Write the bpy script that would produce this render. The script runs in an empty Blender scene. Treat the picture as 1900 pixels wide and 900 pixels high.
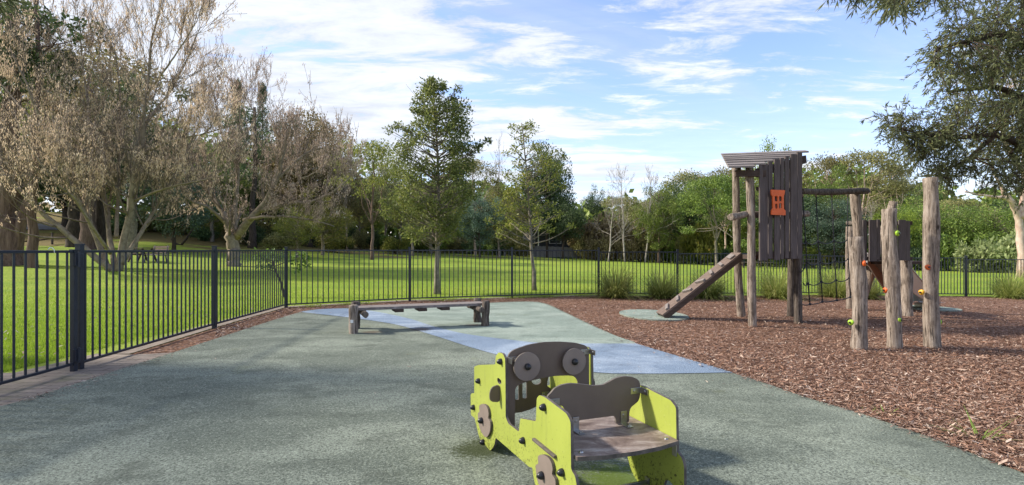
import bpy, bmesh, math, random
import numpy as np
from mathutils import Vector, Matrix

# ------------------------------------------------------------------ camera, light, world
sc = bpy.context.scene
COL = sc.collection
CAM_H = 1.2
F = 1000.0                                   # focal length in photo pixels (1900 wide)
cam_d = bpy.data.cameras.new('camera'); cam = bpy.data.objects.new('camera', cam_d); COL.objects.link(cam)
cam.location = (0, 0, CAM_H); cam.rotation_euler = (math.radians(90), 0, 0)
cam_d.sensor_width = 36; cam_d.lens = F / 1900 * 36
cam_d.shift_y = 13.0 / 1900
cam_d.clip_start = 0.05; cam_d.clip_end = 2000
sc.camera = cam
SUN_EL = math.radians(36); SUN_DIR = Vector((0.985, -0.13, 0)).normalized()   # horizontal travel of the light
sd = Vector((SUN_DIR.x*math.cos(SUN_EL), SUN_DIR.y*math.cos(SUN_EL), -math.sin(SUN_EL)))
sun_d = bpy.data.lights.new('sun', 'SUN'); sun = bpy.data.objects.new('sun', sun_d); COL.objects.link(sun)
sun_d.energy = 3.2; sun_d.angle = math.radians(3.5); sun_d.color = (1.0, 0.93, 0.82)
sun.rotation_euler = sd.to_track_quat('-Z', 'Y').to_euler()
world = bpy.data.worlds.new('World'); sc.world = world; world.use_nodes = True
sc.view_settings.view_transform = 'Standard'; sc.view_settings.look = 'None'
sc.view_settings.gamma = 1; sc.view_settings.exposure = 1.08
SKY_STRENGTH = 0.14

def build_world():
    nt = world.node_tree; nt.nodes.clear()
    N = nt.nodes.new; L = nt.links.new
    out = N('ShaderNodeOutputWorld')
    sky = N('ShaderNodeTexSky'); sky.sky_type = 'NISHITA'; sky.sun_disc = False
    sky.sun_elevation = SUN_EL; sky.sun_rotation = math.atan2(-SUN_DIR.x, -SUN_DIR.y)
    sky.air_density = 1.0; sky.dust_density = 0.5; sky.ozone_density = 2.5
    bg = N('ShaderNodeBackground'); bg.inputs['Strength'].default_value = SKY_STRENGTH
    tint = N('ShaderNodeMix'); tint.data_type = 'RGBA'; tint.blend_type = 'MULTIPLY'; tint.inputs[0].default_value = 1; tint.inputs[7].default_value = (1.02, 0.95, 1.06, 1)
    L(sky.outputs[0], tint.inputs[6]); L(tint.outputs[2], bg.inputs['Color'])
    tc = N('ShaderNodeTexCoord'); sep = N('ShaderNodeSeparateXYZ'); L(tc.outputs['Generated'], sep.inputs[0])
    def M(op, a, b=None, c=None, clamp=False):
        n = N('ShaderNodeMath'); n.operation = op; n.use_clamp = clamp
        for i, v in enumerate((a, b, c)):
            if v is None: continue
            if isinstance(v, (int, float)): n.inputs[i].default_value = v
            else: L(v, n.inputs[i])
        return n.outputs[0]
    zc = M('ADD', M('MAXIMUM', sep.outputs[2], 0.0), 0.10)
    u = M('DIVIDE', sep.outputs[0], zc); v = M('DIVIDE', sep.outputs[1], zc)
    def noise(su, sv, scale, detail, rough, ox=0.0, dist=0.0, rot=0.0):
        c = N('ShaderNodeCombineXYZ')
        uu = M('ADD', M('MULTIPLY', u, math.cos(rot)), M('MULTIPLY', v, math.sin(rot)))
        vv = M('SUBTRACT', M('MULTIPLY', v, math.cos(rot)), M('MULTIPLY', u, math.sin(rot)))
        L(M('MULTIPLY', uu, su), c.inputs[0]); L(M('MULTIPLY', vv, sv), c.inputs[1]); c.inputs[2].default_value = ox
        n = N('ShaderNodeTexNoise'); n.inputs['Scale'].default_value = scale; n.inputs['Detail'].default_value = detail
        n.inputs['Roughness'].default_value = rough; n.inputs['Distortion'].default_value = dist
        L(c.outputs[0], n.inputs['Vector']); return n.outputs['Fac']
    # cover: cloudier to the left, clear with thin streaks to the right
    cover = M('MULTIPLY_ADD', sep.outputs[0], -0.12, 0.025)
    big = noise(0.75, 1.35, 0.8, 9, 0.64, 3.3, 0.25)
    small = noise(0.8, 1.9, 2.4, 10, 0.66, 7.7, 0.35)
    a = M('ADD', M('MULTIPLY_ADD', big, 0.46, cover), M('MULTIPLY', small, 0.62))
    rmp = N('ShaderNodeMapRange'); rmp.interpolation_type = 'SMOOTHSTEP'
    L(a, rmp.inputs['Value']); rmp.inputs['From Min'].default_value = 0.485; rmp.inputs['From Max'].default_value = 0.61
    cirr = noise(0.25, 1.9, 1.0, 5, 0.55, 1.2, 0.2, 0.5)
    r2 = N('ShaderNodeMapRange'); r2.interpolation_type = 'SMOOTHSTEP'
    L(cirr, r2.inputs['Value']); r2.inputs['From Min'].default_value = 0.45; r2.inputs['From Max'].default_value = 0.80
    r2.inputs['To Max'].default_value = 0.55
    hz = N('ShaderNodeMapRange'); L(sep.outputs[2], hz.inputs['Value'])
    hz.inputs['From Min'].default_value = 0.30; hz.inputs['From Max'].default_value = 0.0
    hz.inputs['To Min'].default_value = 0.0; hz.inputs['To Max'].default_value = 0.60
    f = M('MAXIMUM', M('MAXIMUM', rmp.outputs[0], r2.outputs[0]), hz.outputs[0], clamp=True)
    fac = M('MULTIPLY', f, 0.94)
    tone = M('MULTIPLY_ADD', small, 1.1, 0.30)
    cbg = N('ShaderNodeBackground'); cbg.inputs['Color'].default_value = (0.88, 0.92, 1.0, 1)
    L(M('MULTIPLY', tone, 0.58), cbg.inputs['Strength'])
    mix = N('ShaderNodeMixShader'); L(fac, mix.inputs[0]); L(bg.outputs[0], mix.inputs[1]); L(cbg.outputs[0], mix.inputs[2])
    L(mix.outputs[0], out.inputs['Surface'])
build_world()

# ------------------------------------------------------------------ helpers
def interp(x, xs, ys): return float(np.interp(x, xs, ys))
FX = [-90, -60, -40, -26, -20, -12, -2.6, 8, 18, 27, 37, 60, 120]
FZ = [3.6, 3.2, 2.55, 2.0, 1.5, 1.0, 0.6, 0.15, -0.2, -0.43, -0.55, -0.6, -0.6]
def ground(x, y):
    n = -0.02*min(max(x-2.0, 0), 15.0)
    s = min(max((y-17.0)/33.0, 0.0), 1.5)
    z = n + (interp(x, FX, FZ) - n)*s
    if y > 38 and x < -22: z += 0.05*min(y-38, 25)*min((-22-x)/10.0, 1.0)
    return z
def P(px, py, Y): return Vector(((px-950)/F*Y, Y, CAM_H-(py-463)/F*Y))
def G(px, py, y0=2.0, y1=140.0):
    """point of the terrain seen at a photo position"""
    y = y0; last = y0
    while y < y1:
        p = P(px, py, y)
        if p.z < ground(p.x, p.y):
            a, b = last, y
            for _ in range(24):
                m = (a+b)/2; p = P(px, py, m)
                if p.z < ground(p.x, p.y): b = m
                else: a = m
            p.z = ground(p.x, p.y); return p
        last = y; y += 0.25
    return P(px, py, y1)

def mesh_obj(name, me, parent=None, mats=()):
    o = bpy.data.objects.new(name, me); COL.objects.link(o)
    for m in (mats if isinstance(mats, (list, tuple)) else [mats]): me.materials.append(m)
    if parent is not None:
        o.parent = parent
    return o
def bm_obj(name, bm, mats, parent=None, smooth=False, bevel=0):
    bmesh.ops.recalc_face_normals(bm, faces=bm.faces)
    me = bpy.data.meshes.new(name); bm.to_mesh(me); bm.free()
    if smooth: me.polygons.foreach_set('use_smooth', [True]*len(me.polygons))
    o = mesh_obj(name, me, parent, mats)
    if bevel:
        md = o.modifiers.new('bevel', 'BEVEL'); md.width = bevel; md.segments = 2; md.limit_method = 'ANGLE'; md.angle_limit = math.radians(40)
    return o
def np_mesh(name, V, faces_n, mats, parent=None, smooth=False):
    """V: (n*k,3) array, faces of k consecutive verts"""
    k = faces_n; V = np.asarray(V, dtype=np.float32).reshape(-1, 3); nf = len(V)//k
    me = bpy.data.meshes.new(name)
    me.vertices.add(len(V)); me.vertices.foreach_set('co', V.ravel())
    me.loops.add(len(V)); me.loops.foreach_set('vertex_index', np.arange(len(V), dtype=np.int32))
    me.polygons.add(nf); me.polygons.foreach_set('loop_start', np.arange(0, len(V), k, dtype=np.int32))
    try: me.polygons.foreach_set('loop_total', np.full(nf, k, dtype=np.int32))
    except Exception: pass
    me.update(calc_edges=True); me.validate()
    return mesh_obj(name, me, parent, mats)
def thing(name, label, cat, loc=(0,0,0), rz=0, group=None):
    o = bpy.data.objects.new(name, None); COL.objects.link(o); o.empty_display_size = 0.2
    o.location = loc; o.rotation_euler = (0, 0, rz); o['label'] = label; o['category'] = cat
    if group: o['group'] = group
    return o
def tag(o, label, cat, group=None):
    o['label'] = label; o['category'] = cat
    if group: o['group'] = group
    return o
def kids(o): return [c for c in COL.objects if c.parent == o]
def dup(root, loc, rz=0, scale=(1,1,1), label=None, group=None):
    r = root.copy(); COL.objects.link(r); r.location = loc; r.rotation_euler = (0, 0, rz); r.scale = scale
    if label: r['label'] = label
    if group: r['group'] = group
    for ch in kids(root):
        c = ch.copy(); COL.objects.link(c); c.parent = r
        for g in kids(ch):
            d = g.copy(); COL.objects.link(d); d.parent = c
    return r
def box(bm, c, s, rot=None):
    M = Matrix.Translation(c)
    if rot is not None: M = M @ rot.to_4x4()
    M = M @ Matrix.Diagonal((s[0], s[1], s[2], 1))
    return bmesh.ops.create_cube(bm, size=1, matrix=M)
def bar(bm, a, b, w, h, up=Vector((0,0,1))):
    """box between two points, w sideways and h along up"""
    a = Vector(a); b = Vector(b); d = b-a; L = d.length; d.normalize()
    s = d.cross(up); s.normalize(); u = s.cross(d)
    R = Matrix((s, d, u)).transposed()
    return box(bm, (a+b)/2, (w, L, h), R)
def ring_tube(verts, faces, pts, rad, k=8, cap=True, rnd=None, rough=0.0):
    pts = [Vector(p) for p in pts]; base0 = len(verts); n = len(pts)
    prev = None
    for i, p in enumerate(pts):
        d = (pts[min(i+1, n-1)]-pts[max(i-1, 0)])
        if d.length < 1e-9: d = Vector((0,0,1))
        d.normalize()
        if prev is None:
            a = Vector((1,0,0)) if abs(d.x) < 0.8 else Vector((0,1,0))
            s = d.cross(a).normalized()
        else:
            s = (prev - d*prev.dot(d)); s.normalize()
        prev = s; t = d.cross(s)
        for j in range(k):
            an = 2*math.pi*j/k; r = rad[i]
            if rnd is not None and rough: r *= 1+rough*(rnd.random()-0.5)
            verts.append(p + s*(math.cos(an)*r) + t*(math.sin(an)*r))
    for i in range(n-1):
        for j in range(k):
            a = base0+i*k+j; b = base0+i*k+(j+1) % k
            faces.append((a, b, b+k, a+k))
    if cap:
        faces.append(tuple(base0+(n-1)*k+j for j in range(k)))
        faces.append(tuple(base0+k-1-j for j in range(k)))
def tubes_obj(name, lines, mats, parent=None, k=6, smooth=True, rnd=None, rough=0):
    """lines: [(pts, radii)] or [(pts, radii, k)] joined in one mesh"""
    v, f = [], []
    for l in lines: ring_tube(v, f, l[0], l[1], l[2] if len(l) > 2 else k, True, rnd, rough)
    me = bpy.data.meshes.new(name); me.from_pydata([tuple(x) for x in v], [], f)
    if smooth: me.polygons.foreach_set('use_smooth', [True]*len(me.polygons))
    return mesh_obj(name, me, parent, mats)

# ------------------------------------------------------------------ materials
class Mat:
    def __init__(s, name):
        s.m = bpy.data.materials.new(name); s.m.use_nodes = True; s.nt = s.m.node_tree
        s.b = s.nt.nodes['Principled BSDF']; s.out = s.nt.nodes['Material Output']
        s._tc = None
    def N(s, t): return s.nt.nodes.new(t)
    def L(s, a, b): s.nt.links.new(a, b)
    def co(s, kind='Object', scale=None):
        if s._tc is None: s._tc = s.N('ShaderNodeTexCoord')
        o = s._tc.outputs[kind]
        if scale:
            mp = s.N('ShaderNodeMapping'); mp.inputs['Scale'].default_value = scale; s.L(o, mp.inputs[0]); o = mp.outputs[0]
        return o
    def world(s, scale=None):
        g = s.N('ShaderNodeNewGeometry'); o = g.outputs['Position']
        if scale:
            mp = s.N('ShaderNodeMapping'); mp.inputs['Scale'].default_value = scale; s.L(o, mp.inputs[0]); o = mp.outputs[0]
        return o
    def noise(s, vec, scale, detail=4, rough=0.6, dist=0):
        n = s.N('ShaderNodeTexNoise'); n.inputs['Scale'].default_value = scale; n.inputs['Detail'].default_value = detail
        n.inputs['Roughness'].default_value = rough; n.inputs['Distortion'].default_value = dist
        s.L(vec, n.inputs['Vector']); return n.outputs['Fac']
    def ramp(s, fac, stops):
        r = s.N('ShaderNodeValToRGB'); e = r.color_ramp.elements
        while len(e) > 1: e.remove(e[-1])
        e[0].position = stops[0][0]; e[0].color = (*stops[0][1], 1)
        for p, c in stops[1:]:
            x = e.new(p); x.color = (*c, 1)
        s.L(fac, r.inputs[0]); return r.outputs[0]
    def mr(s, v, a, b, c=0, d=1, smooth=False):
        r = s.N('ShaderNodeMapRange'); s.L(v, r.inputs[0])
        if smooth: r.interpolation_type = 'SMOOTHSTEP'
        for i, x in zip((1,2,3,4), (a,b,c,d)): r.inputs[i].default_value = x
        return r.outputs[0]
    def math(s, op, a, b=None, clamp=False):
        n = s.N('ShaderNodeMath'); n.operation = op; n.use_clamp = clamp
        for i, v in enumerate((a, b)):
            if v is None: continue
            if isinstance(v, (int, float)): n.inputs[i].default_value = v
            else: s.L(v, n.inputs[i])
        return n.outputs[0]
    def mix(s, f, a, b, mode='MIX'):
        n = s.N('ShaderNodeMix'); n.data_type = 'RGBA'; n.blend_type = mode
        for i, v in ((0, f), (6, a), (7, b)):
            if isinstance(v, (int, float)): n.inputs[i].default_value = v
            elif isinstance(v, tuple): n.inputs[i].default_value = (*v, 1)
            else: s.L(v, n.inputs[i])
        return n.outputs[2]
    def color(s, c):
        if isinstance(c, tuple): s.b.inputs['Base Color'].default_value = (*c, 1)
        else: s.L(c, s.b.inputs['Base Color'])
    def rough(s, v, spec=None):
        s.b.inputs['Roughness'].default_value = v
        if spec is not None: s.b.inputs['Specular IOR Level'].default_value = spec
    def bump(s, h, strength, dist):
        n = s.N('ShaderNodeBump'); n.inputs['Strength'].default_value = strength; n.inputs['Distance'].default_value = dist
        s.L(h, n.inputs['Height']); s.L(n.outputs[0], s.b.inputs['Normal'])
    def island(s):
        g = s.N('ShaderNodeNewGeometry'); return g.outputs['Random Per Island']

def leaf_mat(name, dark, mid, light, trans=0.3, clump=0.9, gloss=0.5, accent=None, acc_at=0.93):
    m = Mat(name)
    stops = [(0.0, dark), (0.5, mid), (acc_at if accent else 1.0, light)]
    if accent: stops.append((1.0, accent))
    c = m.ramp(m.island(), stops)
    n = m.noise(m.co('Object'), clump, 3, 0.6)
    c = m.mix(m.mr(n, 0.35, 0.68, 0, 0.75, True), c, m.mix(0.5, dark, mid), 'MIX')
    oi = m.N('ShaderNodeObjectInfo')
    hs = m.N('ShaderNodeHueSaturation'); m.L(c, hs.inputs['Color'])
    m.L(m.mr(oi.outputs['Random'], 0, 1, 0.485, 0.515), hs.inputs['Hue'])
    m.L(m.mr(oi.outputs['Random'], 0, 1, 0.8, 1.2), hs.inputs['Value'])
    c = hs.outputs[0]
    m.color(c); m.rough(max(gloss, 0.5), 0.25)
    t = m.N('ShaderNodeBsdfTranslucent'); m.L(m.mix(0.35, c, light, 'MIX'), t.inputs['Color'])
    mx = m.N('ShaderNodeMixShader'); mx.inputs[0].default_value = min(trans+0.1, 0.45)
    m.L(m.b.outputs[0], mx.inputs[1]); m.L(t.outputs[0], mx.inputs[2]); m.L(mx.outputs[0], m.out.inputs['Surface'])
    return m.m
def bark_mat(name, c1, c2, c3=None, vs=(6, 6, 1.2), bump=0.02, rough=0.9):
    m = Mat(name)
    n = m.noise(m.co('Object', vs), 2.0, 6, 0.65, 0.4)
    c = m.ramp(n, [(0.3, c1), (0.65, c2)] + ([(0.8, c3)] if c3 else []))
    m.color(c); m.rough(rough, 0.2); m.bump(n, 0.8, bump)
    return m.m
def simple(name, c, rough=0.5, metal=0.0, var=0.12, scale=6, spec=0.5):
    m = Mat(name)
    n = m.noise(m.co('Object'), scale, 4)
    m.color(m.mix(m.mr(n, 0.3, 0.7, 0, 1), tuple(x*(1-var) for x in c), tuple(min(1, x*(1+var)) for x in c)))
    m.rough(rough, spec); m.b.inputs['Metallic'].default_value = metal
    return m.m

MT = {}
# rubber soft fall
def rubber_mat(name, cols, pale, stain=True):
    m = Mat(name); w = m.world()
    g = m.math('ADD', m.math('MULTIPLY', m.noise(w, 82, 2, 0.6), 0.55), m.math('MULTIPLY', m.noise(w, 190, 2, 0.7), 0.45))
    g2 = m.noise(w, 45, 3, 0.7)
    c = m.ramp(g, [(0.38, tuple(x*0.30 for x in cols)), (0.47, cols), (0.55, cols), (0.63, tuple(x*1.15 for x in pale))])
    big = m.noise(m.world((1, 1.6, 1)), 0.75, 5, 0.62, 0.5)  # pale and dark blotches: wear plus dappled tree shade put into the colour
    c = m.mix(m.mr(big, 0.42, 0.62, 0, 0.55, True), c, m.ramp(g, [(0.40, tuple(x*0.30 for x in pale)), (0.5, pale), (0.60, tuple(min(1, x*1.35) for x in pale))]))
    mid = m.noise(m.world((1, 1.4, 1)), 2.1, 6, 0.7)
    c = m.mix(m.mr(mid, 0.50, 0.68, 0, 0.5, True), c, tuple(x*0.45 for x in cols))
    c = m.mix(m.mr(g2, 0.35, 0.65, 0.0, 0.22), c, tuple(x*0.4 for x in cols))
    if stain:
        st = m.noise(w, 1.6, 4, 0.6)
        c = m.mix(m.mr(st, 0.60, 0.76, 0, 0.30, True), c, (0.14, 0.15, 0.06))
    for (sx_, sy_, rad, col) in ((-0.15, 3.2, 0.35, (0.035, 0.045, 0.012)), (0.55, 2.75, 0.42, (0.10, 0.15, 0.02)), (0.62, 2.45, 0.3, (0.03, 0.04, 0.02)), (-1.35, 7.95, 0.30, (0.12, 0.10, 0.075)), (-2.0, 7.7, 0.25, (0.12, 0.10, 0.075)), (-0.6, 8.4, 0.25, (0.12, 0.10, 0.075))):  # moss by the play car; bench wear and shadow painted into the colour
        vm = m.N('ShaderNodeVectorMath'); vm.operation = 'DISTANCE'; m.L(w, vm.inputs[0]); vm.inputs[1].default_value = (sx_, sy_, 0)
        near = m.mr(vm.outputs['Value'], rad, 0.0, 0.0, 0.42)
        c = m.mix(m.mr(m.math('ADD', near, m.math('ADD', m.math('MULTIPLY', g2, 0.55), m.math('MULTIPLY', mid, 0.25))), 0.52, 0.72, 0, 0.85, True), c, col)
    m.color(c); m.rough(0.95, 0.15); m.bump(g, 0.9, 0.006)
    return m.m
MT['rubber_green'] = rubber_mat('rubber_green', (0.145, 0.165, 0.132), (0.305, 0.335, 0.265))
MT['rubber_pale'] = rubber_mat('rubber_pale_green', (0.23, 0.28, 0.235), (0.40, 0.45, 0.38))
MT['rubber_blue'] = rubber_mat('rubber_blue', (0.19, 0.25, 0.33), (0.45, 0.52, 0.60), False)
def lawn_mat():
    m = Mat('lawn'); w = m.world()
    a = m.noise(m.world((0.35, 1.3, 1)), 0.35, 5, 0.6, 0.3)
    c = m.mix(m.mr(a, 0.35, 0.65, 0, 1, True), (0.225, 0.325, 0.028), (0.34, 0.415, 0.045))
    f = m.noise(w, 22, 4, 0.75)
    c = m.mix(m.mr(f, 0.35, 0.62, 0.75, 0), c, (0.10, 0.14, 0.015))
    b = m.noise(m.world((1, 2.2, 1)), 0.9, 5, 0.7)
    c = m.mix(m.mr(b, 0.60, 0.74, 0, 0.6, True), c, (0.20, 0.21, 0.05))
    # leaf litter under the trees on the far left and along the wood
    sx = m.N('ShaderNodeSeparateXYZ'); m.L(w, sx.inputs[0])
    edge = m.math('ADD', m.mr(sx.outputs[1], 33, 44, 0, 0.30), m.mr(sx.outputs[0], -6, -26, 0, 0.12))
    l = m.noise(m.world((0.6, 1.2, 1)), 0.28, 5, 0.65)
    c = m.mix(m.math('MULTIPLY', m.mr(m.math('ADD', l, edge), 0.74, 0.86, 0, 0.8, True), m.mr(sx.outputs[0], 6, -4, 0, 1)), c, (0.15, 0.085, 0.045))
    m.color(c); m.rough(0.9, 0.2); m.bump(f, 0.7, 0.05)
    return m.m
MT['lawn'] = lawn_mat()
def mulch_mat():
    m = Mat('bark_mulch'); w = m.world((1, 1.3, 1))
    v = m.N('ShaderNodeTexVoronoi'); v.inputs['Scale'].default_value = 38; m.L(m.world((0.6, 1.4, 1)), v.inputs['Vector'])
    sx = m.N('ShaderNodeSeparateColor'); m.L(v.outputs['Color'], sx.inputs[0])
    c = m.ramp(sx.outputs[0], [(0.0, (0.06, 0.032, 0.02)), (0.45, (0.19, 0.098, 0.06)), (0.8, (0.33, 0.185, 0.12)), (1.0, (0.48, 0.34, 0.27))])
    n = m.noise(w, 0.6, 4); c = m.mix(m.mr(n, 0.4, 0.65, 0, 0.5, True), c, (0.10, 0.055, 0.04))
    m.color(c); m.rough(0.95, 0.1); m.bump(v.outputs['Distance'], 1.0, 0.03)
    return m.m
MT['mulch'] = mulch_mat()
def chip_mat(name, dry=0.0):
    m = Mat(name)
    st = [(0.0, (0.075, 0.042, 0.029)), (0.35, (0.20, 0.108, 0.072)), (0.70, (0.33, 0.195, 0.135)), (0.90, (0.44, 0.31, 0.23)), (1.0, (0.56, 0.45, 0.37))]
    if dry: st = [(0.0, (0.06, 0.04, 0.03)), (0.4, (0.17, 0.11, 0.085)), (0.75, (0.30, 0.21, 0.165)), (1.0, (0.5, 0.42, 0.35))]
    m.color(m.ramp(m.island(), st)); m.rough(0.9, 0.15)
    return m.m
MT['chip'] = chip_mat('bark_chip'); MT['chip_dry'] = chip_mat('dry_chip', 1)
def brick_mat():
    m = Mat('brick_paving')
    b = m.N('ShaderNodeTexBrick'); m.L(m.world(), b.inputs['Vector']); b.inputs['Scale'].default_value = 1
    b.inputs['Brick Width'].default_value = 0.23; b.inputs['Row Height'].default_value = 0.115; b.inputs['Mortar Size'].default_value = 0.006
    b.inputs['Color1'].default_value = (0.25, 0.20, 0.165, 1); b.inputs['Color2'].default_value = (0.17, 0.14, 0.115, 1); b.inputs['Mortar'].default_value = (0.05, 0.04, 0.03, 1)
    n = m.noise(m.world(), 5, 5, 0.7)
    c = m.mix(m.mr(n, 0.35, 0.7, 0, 0.7), b.outputs['Color'], (0.28, 0.24, 0.195))
    n2 = m.noise(m.world(), 1.3, 5, 0.7); c = m.mix(m.mr(n2, 0.55, 0.7, 0, 0.5), c, (0.10, 0.12, 0.04))
    m.color(c); m.rough(0.9, 0.2); m.bump(b.outputs['Fac'], -0.6, 0.01); return m.m
MT['brick'] = brick_mat()
MT['asphalt'] = simple('asphalt', (0.16, 0.16, 0.17), 0.9, 0, 0.15, 3)
MT['kerb'] = simple('kerb_stone', (0.3, 0.29, 0.27), 0.9)
MT['fence'] = simple('navy_powder_coat', (0.012, 0.016, 0.028), 0.38, 0, 0.3, 20)
def wood_log_mat(name, c1, c2, c3):
    m = Mat(name)
    n = m.noise(m.co('Object', (9, 9, 1.1)), 3.0, 7, 0.72, 0.6)
    c = m.ramp(n, [(0.34, c1), (0.47, c2), (0.66, c3)])
    k = m.noise(m.co('Object', (1, 1, 0.6)), 5, 3); c = m.mix(m.mr(k, 0.55, 0.72, 0, 0.6, True), c, c1)
    fl = m.noise(m.co('Object', (2.4, 2.4, 1)), 14, 4, 0.7); c = m.mix(m.mr(fl, 0.56, 0.66, 0, 0.55), c, c3)
    ck = m.noise(m.co('Object', (22, 22, 0.9)), 2.0, 3, 0.6, 0.3); c = m.mix(m.mr(ck, 0.60, 0.66, 0, 0.85), c, tuple(x*0.35 for x in c1))
    kn = m.N('ShaderNodeTexVoronoi'); kn.inputs['Scale'].default_value = 2.3; m.L(m.co('Object', (1.6, 1.6, 1)), kn.inputs['Vector']); c = m.mix(m.mr(kn.outputs['Distance'], 0.10, 0.05, 0, 0.9), c, tuple(x*0.4 for x in c1))
    m.color(c); m.rough(0.9, 0.2); m.bump(m.math('SUBTRACT', n, m.mr(ck, 0.58, 0.66, 0, 0.6)), 1.0, 0.02); return m.m
MT['log'] = wood_log_mat('weathered_log', (0.085, 0.062, 0.048), (0.24, 0.19, 0.15), (0.43, 0.36, 0.30))
MT['log_dark'] = wood_log_mat('dark_log', (0.035, 0.026, 0.022), (0.095, 0.075, 0.062), (0.2, 0.17, 0.14))
def plank_mat(name, c1, c2, axis=(1.2, 14, 14)):
    m = Mat(name)
    n = m.noise(m.co('Object', axis), 2.2, 7, 0.7, 0.3)
    c = m.ramp(n, [(0.3, c1), (0.7, c2)])
    r = m.island(); c = m.mix(m.mr(r, 0, 1, 0, 0.45), c, tuple(x*0.55 for x in c1))
    m.color(c); m.rough(0.85, 0.25); m.bump(n, 0.5, 0.006); return m.m
MT['plank_dark'] = plank_mat('dark_vertical_plank', (0.075, 0.060, 0.056), (0.195, 0.160, 0.150), (14, 14, 1.2))
MT['plank_grey'] = plank_mat('grey_plank', (0.12, 0.098, 0.09), (0.40, 0.35, 0.32))
MT['plank_brown'] = plank_mat('brown_plank', (0.11, 0.078, 0.062), (0.27, 0.20, 0.165))
MT['plank_side'] = plank_mat('stained_plank', (0.055, 0.036, 0.028), (0.12, 0.085, 0.068))
def lime_mat():
    m = Mat('lime_board')
    n = m.noise(m.co('Object', (1, 1, 1)), 3.0, 5, 0.6)
    c = m.mix(m.mr(n, 0.3, 0.7), (0.315, 0.365, 0.060), (0.375, 0.425, 0.080))
    st = m.noise(m.co('Object', (16, 16, 2.2)), 1.6, 5, 0.7)
    c = m.mix(m.mr(st, 0.54, 0.74, 0, 0.5), c, (0.21, 0.235, 0.06))
    sf = m.noise(m.co('Object', (3, 3, 5)), 9, 6, 0.75); c = m.mix(m.mr(sf, 0.60, 0.68, 0, 0.45), c, (0.42, 0.45, 0.17))
    # dirt specks growing from the ground up
    sx = m.N('ShaderNodeSeparateXYZ'); m.L(m.world(), sx.inputs[0])
    sp = m.noise(m.world(), 75, 3, 0.7)
    low = m.mr(sx.outputs[2], 0.42, 0.0, 0.0, 0.17)
    c = m.mix(m.mr(m.math('ADD', sp, low), 0.67, 0.75, 0, 0.85), c, (0.035, 0.03, 0.012))
    m.color(c); m.rough(0.42, 0.4); return m.m
MT['lime'] = lime_mat()
MT['brownboard'] = simple('brown_laminate', (0.135, 0.100, 0.080), 0.45, 0, 0.14, 5, 0.4)
MT['tanboard'] = simple('tan_laminate', (0.225, 0.178, 0.15), 0.5, 0, 0.1, 9, 0.4)
MT['edge'] = simple('laminate_edge', (0.10, 0.082, 0.070), 0.7, 0, 0.5, 20)
def seat_mat():
    m = Mat('worn_seat_board')
    n = m.noise(m.co('Object', (1, 2, 1)), 7, 7, 0.72, 0.6); n2 = m.noise(m.co('Object'), 30, 4, 0.7)
    c = m.ramp(n, [(0.3, (0.07, 0.045, 0.035)), (0.5, (0.20, 0.15, 0.125)), (0.7, (0.40, 0.35, 0.31))])
    c = m.mix(m.mr(n2, 0.5, 0.7, 0, 0.4), c, (0.12, 0.09, 0.075)); m.color(c); m.rough(0.55, 0.4); m.bump(n2, 0.25, 0.003); return m.m
MT['seat'] = seat_mat()
MT['cap'] = simple('black_plastic_cap', (0.012, 0.012, 0.014), 0.35)
MT['steel'] = simple('galvanised_steel', (0.35, 0.34, 0.33), 0.35, 1.0, 0.2, 15)
MT['orange'] = simple('orange_plastic', (0.72, 0.115, 0.012), 0.5, 0, 0.1, 8)
MT['orange_red'] = simple('orange_red_hold', (0.68, 0.12, 0.02), 0.5, 0, 0.2, 20)
MT['yellow'] = simple('yellow_hold', (0.75, 0.38, 0.02), 0.5, 0, 0.2, 20)
MT['green_hold'] = simple('green_hold', (0.32, 0.52, 0.03), 0.5, 0, 0.2, 20)
MT['rope'] = simple('black_rope', (0.018, 0.018, 0.022), 0.7, 0, 0.3, 60)
MT['slide_side'] = simple('slide_brown_board', (0.36, 0.165, 0.095), 0.45, 0, 0.12, 4)
MT['slide_steel'] = simple('slide_steel', (0.55, 0.52, 0.48), 0.4, 0.6, 0.1, 4)
MT['white_label'] = simple('white_sticker', (0.75, 0.75, 0.72), 0.5, 0, 0.1, 30)
MT['paling'] = plank_mat('grey_paling', (0.16, 0.15, 0.15), (0.30, 0.29, 0.29), (14, 14, 1.2))
MT['house'] = simple('dark_cladding', (0.05, 0.055, 0.065), 0.8, 0, 0.2, 2)
MT['roofm'] = simple('grey_roof_sheet', (0.16, 0.16, 0.17), 0.6, 0, 0.1, 2)
MT['glass'] = simple('window_glass', (0.03, 0.04, 0.05), 0.1)
MT['whitepaint'] = simple('white_paint', (0.7, 0.7, 0.68), 0.6)
# barks & leaves
MT['bark_grey'] = bark_mat('grey_bark', (0.10, 0.085, 0.065), (0.27, 0.235, 0.185), (0.38, 0.34, 0.28), (4, 4, 3), 0.01)
MT['bark_tan'] = bark_mat('tan_limb_bark', (0.13, 0.10, 0.072), (0.31, 0.25, 0.185), (0.42, 0.35, 0.28), (3, 3, 2), 0.01)
MT['bark_twig'] = bark_mat('branch_bark', (0.10, 0.078, 0.06), (0.24, 0.19, 0.15), None, (3, 3, 2), 0.004)
MT['bark_dark'] = bark_mat('dark_bark', (0.025, 0.02, 0.016), (0.09, 0.068, 0.052), None, (6, 6, 1.5), 0.03)
MT['bark_red'] = bark_mat('red_brown_bark', (0.075, 0.048, 0.038), (0.22, 0.15, 0.12), (0.32, 0.245, 0.20), (5, 5, 0.5), 0.08)
MT['bark_white'] = bark_mat('white_bark', (0.22, 0.19, 0.165), (0.42, 0.375, 0.33), (0.5, 0.46, 0.42), (3, 3, 1), 0.005)
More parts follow.
